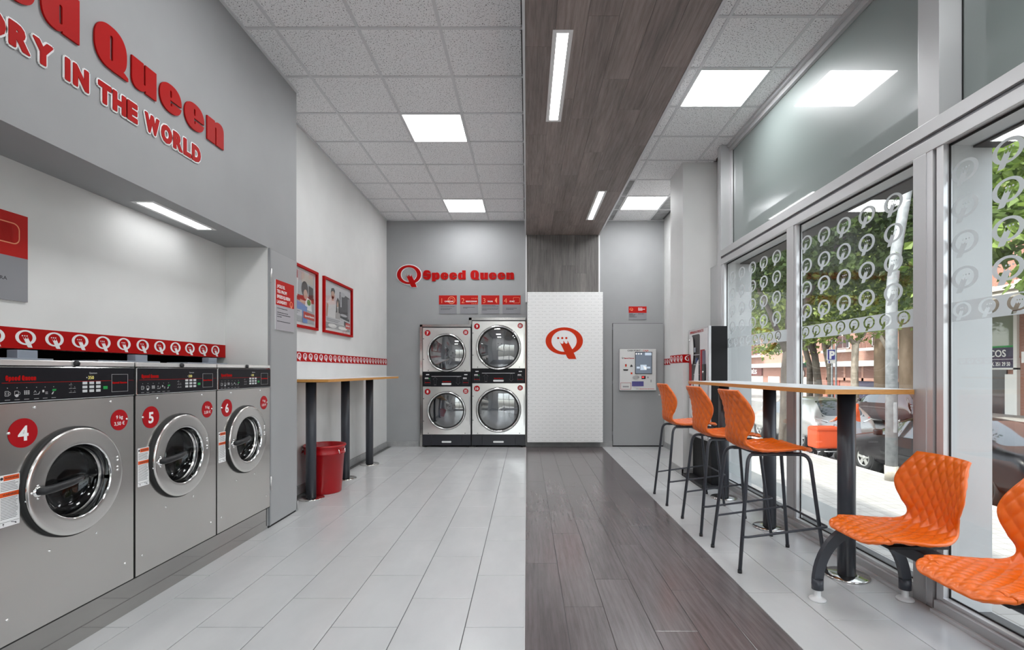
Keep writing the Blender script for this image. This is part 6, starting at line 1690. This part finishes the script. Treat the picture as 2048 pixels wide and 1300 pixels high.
# ------------------------------------------------------------------ houses across the street (facades face -X)
BRICK = mat_brick('red_brick', (0.30, 0.115, 0.075), (0.36, 0.15, 0.10), (0.30, 0.21, 0.18))
BRICKP = mat_brick('pale_brick', (0.36, 0.165, 0.115), (0.42, 0.20, 0.15), (0.35, 0.26, 0.22))
CREAM = mat_noise('cream_render', (0.46, 0.41, 0.345), (0.52, 0.47, 0.40), 2, 0.8)
WINW = mat('window_white', (0.72, 0.72, 0.70), 0.5)
WDARK = mat('house_pane', (0.06, 0.07, 0.08), 0.1, coat=1.0)
BX = 24.0
def house(name, label, y0, y1, ztop, wall, base, wins, extra=None):
    t = thing(name, label, 'building', (BX + 2, (y0 + y1) / 2, GZ))
    part('wall', wall, t, ((BX, y0, 1.9), (BX + 5, y1, ztop)))
    part('ground_floor', base, t, ((BX + 0.05, y0, GZ), (BX + 5, y1, 1.9)))
    for (yc, zc, w, h, bal) in wins:
        mb = MB(); mb.box((BX - 0.05, yc - w / 2, zc), (BX + 0.02, yc + w / 2, zc + 0.07)); mb.box((BX - 0.05, yc - w / 2, zc + h - 0.07), (BX + 0.02, yc + w / 2, zc + h))
        for q in (-0.5, 0.0, 0.5): mb.box((BX - 0.05, yc + q * (w - 0.07) - 0.035, zc), (BX + 0.02, yc + q * (w - 0.07) + 0.035, zc + h))
        wn_ = mb.build('window', WINW, t)
        part('pane', WDARK, wn_, ((BX - 0.02, yc - w / 2, zc), (BX - 0.005, yc + w / 2, zc + h)))
        if bal:
            part('balcony', WINW, t, ((BX - 0.75, yc - w * 0.9, zc - 0.28), (BX, yc + w * 0.9, zc - 0.10)))
            mb = MB(); yy = yc - w * 0.88
            while yy < yc + w * 0.88:
                mb.box((BX - 0.74, yy, zc - 0.1), (BX - 0.71, yy + 0.03, zc + 0.85)); yy += 0.14
            mb.box((BX - 0.75, yc - w * 0.9, zc + 0.82), (BX - 0.70, yc + w * 0.9, zc + 0.88)); mb.build('railing', mat('railing_maroon', (0.16, 0.07, 0.06), 0.5), t)
    return t
wins = []
for yc in (62, 56.5, 51.5, 46.5, 42.0, 37.6, 33.5):
    for zc in (2.95, 5.85, 8.75): wins.append((yc, zc, 1.7, 1.45 if (int(yc) % 2) else 1.9, int(yc) % 2 == 1 or yc < 40))
h1 = house('brick_house', 'long red brick house across the street with a white ledge', 30.5, 75.0, 14.0, BRICKP, BRICK, wins)
part('ledge', mat('ledge_white', (0.74, 0.73, 0.71), 0.6), h1, ((BX - 0.55, 30.5, 1.60), (BX + 0.1, 75, 1.98)))
for a, b, m_ in ((31.2, 36.5, mat('shutter_navy', (0.035, 0.032, 0.06), 0.5)), (38.0, 39.6, mat('shutter_red', (0.30, 0.07, 0.05), 0.6)), (41.4, 45.0, mat('shop_pale', (0.55, 0.50, 0.46), 0.6)), (47.0, 49.2, mat('shop_pale', (0, 0, 0))), (50.3, 54.0, mat('shop_pale', (0, 0, 0))), (56.0, 60.0, mat('shop_pale', (0, 0, 0)))):
    part('shop_front', m_, h1, ((BX - 0.02, a, GZ), (BX + 0.04, b, 0.55 if a < 40 else 0.75)))
part('shop_band', mat('band_brown', (0.20, 0.10, 0.08), 0.6), h1, ((BX - 0.04, 31.2, 0.75), (BX + 0.04, 39.6, 1.58)))
for a in (31.2, 33.2, 35.2, 37.2, 39.4): part('band_post', BRICKP, h1, ((BX - 0.06, a, 0.55), (BX, a + 0.22, 1.6)))
part('band_rail', BRICKP, h1, ((BX - 0.06, 31.2, 0.55), (BX, 39.6, 0.76)))
f = FR(54.6, 0.95, BX - 0.10)
part('shop_sign', mat('sign_brown', (0.17, 0.05, 0.045), 0.5), h1, ((-1.6, -0.15, -0.1), (4.2, 0.62, 0.0)), f=f)
mb = MB(f); add_text(mb, 'XINÈS', 0.3, 0.02, 0.44, 0.002, 0.03, 0.02, 'l', 2.9); mb.build('shop_sign_letters', WHITE, h1)
mb = MB(FR(43.2, 1.05, BX - 0.04)); mb.disc((0, 0), 0.46, 0, 30, 0.06); mb.build('round_logo', WHITE, h1)
mb = MB(FR(43.2, 1.05, BX - 0.11)); mb.disc((0, 0), 0.20, 0, 20, 0.02); mb.build('round_logo_core', GREEN, h1)
wins = [(yc, zc, 1.8, 1.6, True) for yc in (27.0, 22.0, 17.0, 12.0) for zc in (5.7, 8.6)]
h2 = house('arcade_house', 'brick house with a cream overhang on round brown columns', 4.0, 30.3, 14.0, BRICK, BRICK, wins)
part('overhang', CREAM, h2, ((19.5, 4.0, 4.25), (BX, 30.3, 4.75)))
part('cornice', CREAM, h2, ((19.35, 4.0, 4.55), (19.5, 30.4, 4.75)), ((19.42, 4.0, 4.38), (19.5, 30.35, 4.45)))
COLM = mat_noise('brown_column', (0.20, 0.14, 0.09), (0.33, 0.24, 0.17), 3, 0.8, (1, 1, 0.4))
for y in (28.1, 26.2, 22.6, 19.0, 15.4):
    mb = MB(); mb.tube([(20.1, y, GZ), (20.1, y, 4.25)], 0.33, 24); mb.build('column', COLM, h2)
part('white_frame', WINW, h2, ((BX - 0.12, 24.12, GZ), (BX + 0.05, 24.30, 4.2)), ((BX - 0.12, 24.12, 1.33), (BX + 0.05, 30.2, 1.42)), ((BX - 0.10, 24.3, -0.9), (BX + 0.05, 24.75, 1.1)))
part('green_shopglass', mat('green_tinted_glass', (0.22, 0.26, 0.20), 0.08, coat=1.0), h2, ((BX - 0.04, 24.3, 2.52), (BX + 0.06, 30.2, 4.2)))
part('green_strip', GREEN, h2, ((BX - 0.06, 24.3, 2.44), (BX + 0.05, 30.2, 2.53)))
part('clinic_sign', mat('sign_navy', (0.035, 0.032, 0.075), 0.4), h2, ((BX - 0.08, 24.3, 1.42), (BX + 0.05, 28.2, 2.44)))
f = FR(24.42, 1.42, BX - 0.08)
mb = MB(f); add_text(mb, 'DICOS', -0.28, 0.56, 0.36, 0.002, 0.02, 0.01, 'r', 1.35); add_text(mb, 'L./ FAX. 351 29 50', -0.06, 0.10, 0.20, 0.002, 0.02, 0.01, 'r', 1.45); mb.box((-3.7, 0.42, 0.002), (0.1, 0.44, 0.01)); mb.build('clinic_letters', WHITE, h2)
part('shop_door', mat('shop_dark', (0.05, 0.05, 0.055), 0.2, coat=1.0), h2, ((BX - 0.02, 24.75, GZ), (BX + 0.06, 30.2, 1.33)))
part('notice', WHITE, h2, ((BX - 0.02, 23.55, 1.65), (BX, 24.0, 2.2)))
part('side_sign', mat('sign_navy', (0, 0, 0)), h2, ((20.55, 25.75, 2.4), (20.65, 26.4, 4.1)))
mb = MB(FB(0, 0, 25.74)); mb.box((20.56, 2.5, 0), (20.64, 3.5, 0.01)); mb.build('side_sign_print', WHITE, h2)
part('end_house_wall', BRICKP, thing('end_house', 'distant brick house closing the far end of the street', 'building', (12, 78, GZ)), ((-10, 76, -1.2), (30, 80, 16)))

# ------------------------------------------------------------------ pedestrian with an orange trolley
def person(label, loc):
    t = thing('person', label, 'person', loc)
    J = {'pelvis': (0, 0, 0.93), 'waist': (0.01, 0, 1.07), 'chest': (-0.06, 0, 1.27), 'neck': (-0.11, 0, 1.45), 'head0': (-0.13, 0, 1.52), 'head': (-0.15, 0, 1.60), 'crown': (-0.14, 0, 1.69),
         'hl': (0.0, 0.10, 0.90), 'kl': (-0.14, 0.10, 0.50), 'al': (-0.10, 0.10, 0.09), 'tl': (-0.24, 0.11, 0.04), 'hr': (0.0, -0.10, 0.90), 'kr': (0.08, -0.10, 0.48), 'ar': (0.26, -0.10, 0.12), 'tr': (0.15, -0.11, 0.035),
         'sl': (-0.07, 0.19, 1.38), 'el': (-0.16, 0.24, 1.12), 'wl': (-0.36, 0.22, 0.98), 'ml': (-0.43, 0.21, 0.96), 'sr': (-0.07, -0.19, 1.38), 'er': (-0.15, -0.24, 1.12), 'wr': (-0.36, -0.22, 0.98), 'mr': (-0.43, -0.21, 0.96)}
    Rr = {'pelvis': (0.15, 0.13), 'waist': (0.13, 0.12), 'chest': (0.165, 0.125), 'neck': (0.06, 0.06), 'head0': (0.075, 0.07), 'head': (0.098, 0.08), 'crown': (0.075, 0.065), 'hl': (0.095, 0.095), 'kl': (0.065, 0.065), 'al': (0.045, 0.045), 'tl': (0.04, 0.035), 'sl': (0.075, 0.07), 'el': (0.05, 0.05), 'wl': (0.036, 0.036), 'ml': (0.04, 0.028)}
    E = [('pelvis', 'waist'), ('waist', 'chest'), ('chest', 'neck'), ('neck', 'head0'), ('head0', 'head'), ('head', 'crown')]
    for s in 'lr': E += [('pelvis', 'h' + s), ('h' + s, 'k' + s), ('k' + s, 'a' + s), ('a' + s, 't' + s), ('chest', 's' + s), ('s' + s, 'e' + s), ('e' + s, 'w' + s), ('w' + s, 'm' + s)]
    names = list(J)
    verts = [J[n] for n in names]; rad = [Rr.get(n, Rr.get(n[:-1] + 'l', (0.05, 0.05))) for n in names]
    # five fingers and nose per figure
    edges = [(names.index(a), names.index(b)) for a, b in E]
    for s in 'lr':
        m_ = J['m' + s]; sg_ = 1 if s == 'l' else -1
        for k in range(5):
            oy = sg_ * (0.030 - 0.017 * k) if k < 4 else -sg_ * 0.045
            L = (0.075, 0.085, 0.08, 0.062, 0.045)[k]
            i = len(verts)
            verts += [(m_[0] - L * 0.5, m_[1] + oy, m_[2] - 0.005), (m_[0] - L * 0.85, m_[1] + oy, m_[2] - 0.035)]; rad += [(0.010, 0.010), (0.008, 0.008)]
            edges += [(names.index('m' + s), i), (i, i + 1)]
    i = len(verts); verts.append((-0.262, 0, 1.585)); rad.append((0.016, 0.016)); edges.append((names.index('head'), i))
    me = bpy.data.meshes.new('body'); me.from_pydata(verts, edges, [])
    o = bpy.data.objects.new('body', me); COL.objects.link(o)
    o.modifiers.new('skin', 'SKIN'); sb = o.modifiers.new('sub', 'SUBSURF'); sb.levels = 2; sb.render_levels = 2
    lay = me.skin_vertices[0].data
    for k, r in enumerate(rad): lay[k].radius = r
    lay[0].use_root = True
    dg = bpy.context.evaluated_depsgraph_get()
    m2 = bpy.data.meshes.new_from_object(o.evaluated_get(dg))
    bpy.data.objects.remove(o)
    for mt in (mat('jacket_orange', srgb(226, 92, 40), 0.7), mat('trousers_grey', (0.42, 0.44, 0.48), 0.8), mat('skin', (0.52, 0.32, 0.24), 0.6), mat('shoe', (0.05, 0.05, 0.06), 0.6)): m2.materials.append(mt)
    for p in m2.polygons:
        c = p.center; p.use_smooth = True
        if c.z > 1.47: p.material_index = 2
        elif c.z < 0.11: p.material_index = 3
        elif c.x < -0.38 and c.z > 0.85: p.material_index = 2
        elif c.z < 0.98 and c.x > -0.22: p.material_index = 1
        else: p.material_index = 0
    b = bpy.data.objects.new('body', m2); COL.objects.link(b); b.parent = t
    T = Frame(loc, (1, 0, 0), (0, 1, 0), (0, 0, 1))
    mb = MB(T); mb.lathe([(0.0005, 0.115), (0.06, 0.105), (0.092, 0.06), (0.10, 0.0), (0.085, -0.05)], (-0.125, 0, 1.615), 20); mb.build('hair', mat('hair_brown', (0.16, 0.07, 0.04), 0.7), t)
    mb = MB(T)
    for y in (0.032, -0.032): mb.lathe([(0.0005, 0.011), (0.011, 0.0), (0.0005, -0.011)], (-0.238, y, 1.615), 10)
    mb.build('eyes', BLACK, t)
    mb = MB(T); mb.bbox((-0.243, -0.025, 1.548), (-0.225, 0.025, 1.556), 0.003); mb.build('mouth', mat('lips', (0.35, 0.12, 0.10), 0.6), t)
    return t
person('person in an orange jacket pushing a trolley along the street', (8.56, 12.95, RZ))
tr_ = thing('trolley', 'orange delivery trolley pushed by the person outside', 'trolley', (7.85, 12.95, RZ))
OB = mat('trolley_orange', srgb(222, 86, 42), 0.6)
PX = 7.86
part('bag', OB, tr_, ((PX - 0.40, 12.72, RZ + 0.28), (PX + 0.22, 13.18, RZ + 0.82)), bev=0.05)
part('bag_flap', OB, tr_, ((PX - 0.41, 12.70, RZ + 0.74), (PX + 0.23, 13.10, RZ + 0.84)), bev=0.03)
mb = MB(); mb.tube([(PX + 0.30, 12.76, RZ + 0.98 - 0.12), (PX + 0.22, 12.76, RZ + 0.5), (PX + 0.20, 12.76, RZ + 0.20), (PX - 0.36, 12.76, RZ + 0.20)], 0.015, 8); mb.tube([(PX + 0.30, 13.14, RZ + 0.98 - 0.12), (PX + 0.22, 13.14, RZ + 0.5), (PX + 0.20, 13.14, RZ + 0.20), (PX - 0.36, 13.14, RZ + 0.20)], 0.015, 8); mb.tube([(PX + 0.30, 12.76, RZ + 0.86), (PX + 0.30, 13.14, RZ + 0.86)], 0.017, 8); mb.build('frame', mat('trolley_frame', (0.45, 0.45, 0.47), 0.35, 0.7), tr_)
for y in (12.70, 13.10):
    for x in (PX - 0.28, PX + 0.14):
        mb = MB(); mb.lathe([(0.02, -0.02), (0.10, -0.02), (0.115, 0.0), (0.10, 0.02), (0.02, 0.02)], (x, y, RZ + 0.115), 20, 1); mb.build('wheel', TYRE, tr_)

S.cycles.use_denoising = True
S.cycles.max_bounces = 7
S.cycles.diffuse_bounces = 4
S.cycles.glossy_bounces = 4
S.cycles.transparent_max_bounces = 12
S.cycles.sample_clamp_indirect = 6.0
S.cycles.caustics_reflective = False
S.cycles.caustics_refractive = False

for o in bpy.data.objects:
    if o.parent and o.name.split('.')[0] in ('white_print', 'red_print', 'black_print', 'grey_print', 'text', 'drum_holes', 'print', 'orange_print', 'grey_details', 'banner_print', 'screen_print', 'keypad', 'title', 'bolt_holes', 'screen_buttons', 'icon', 'sub_print'):
        o['kind'] = 'stuff'
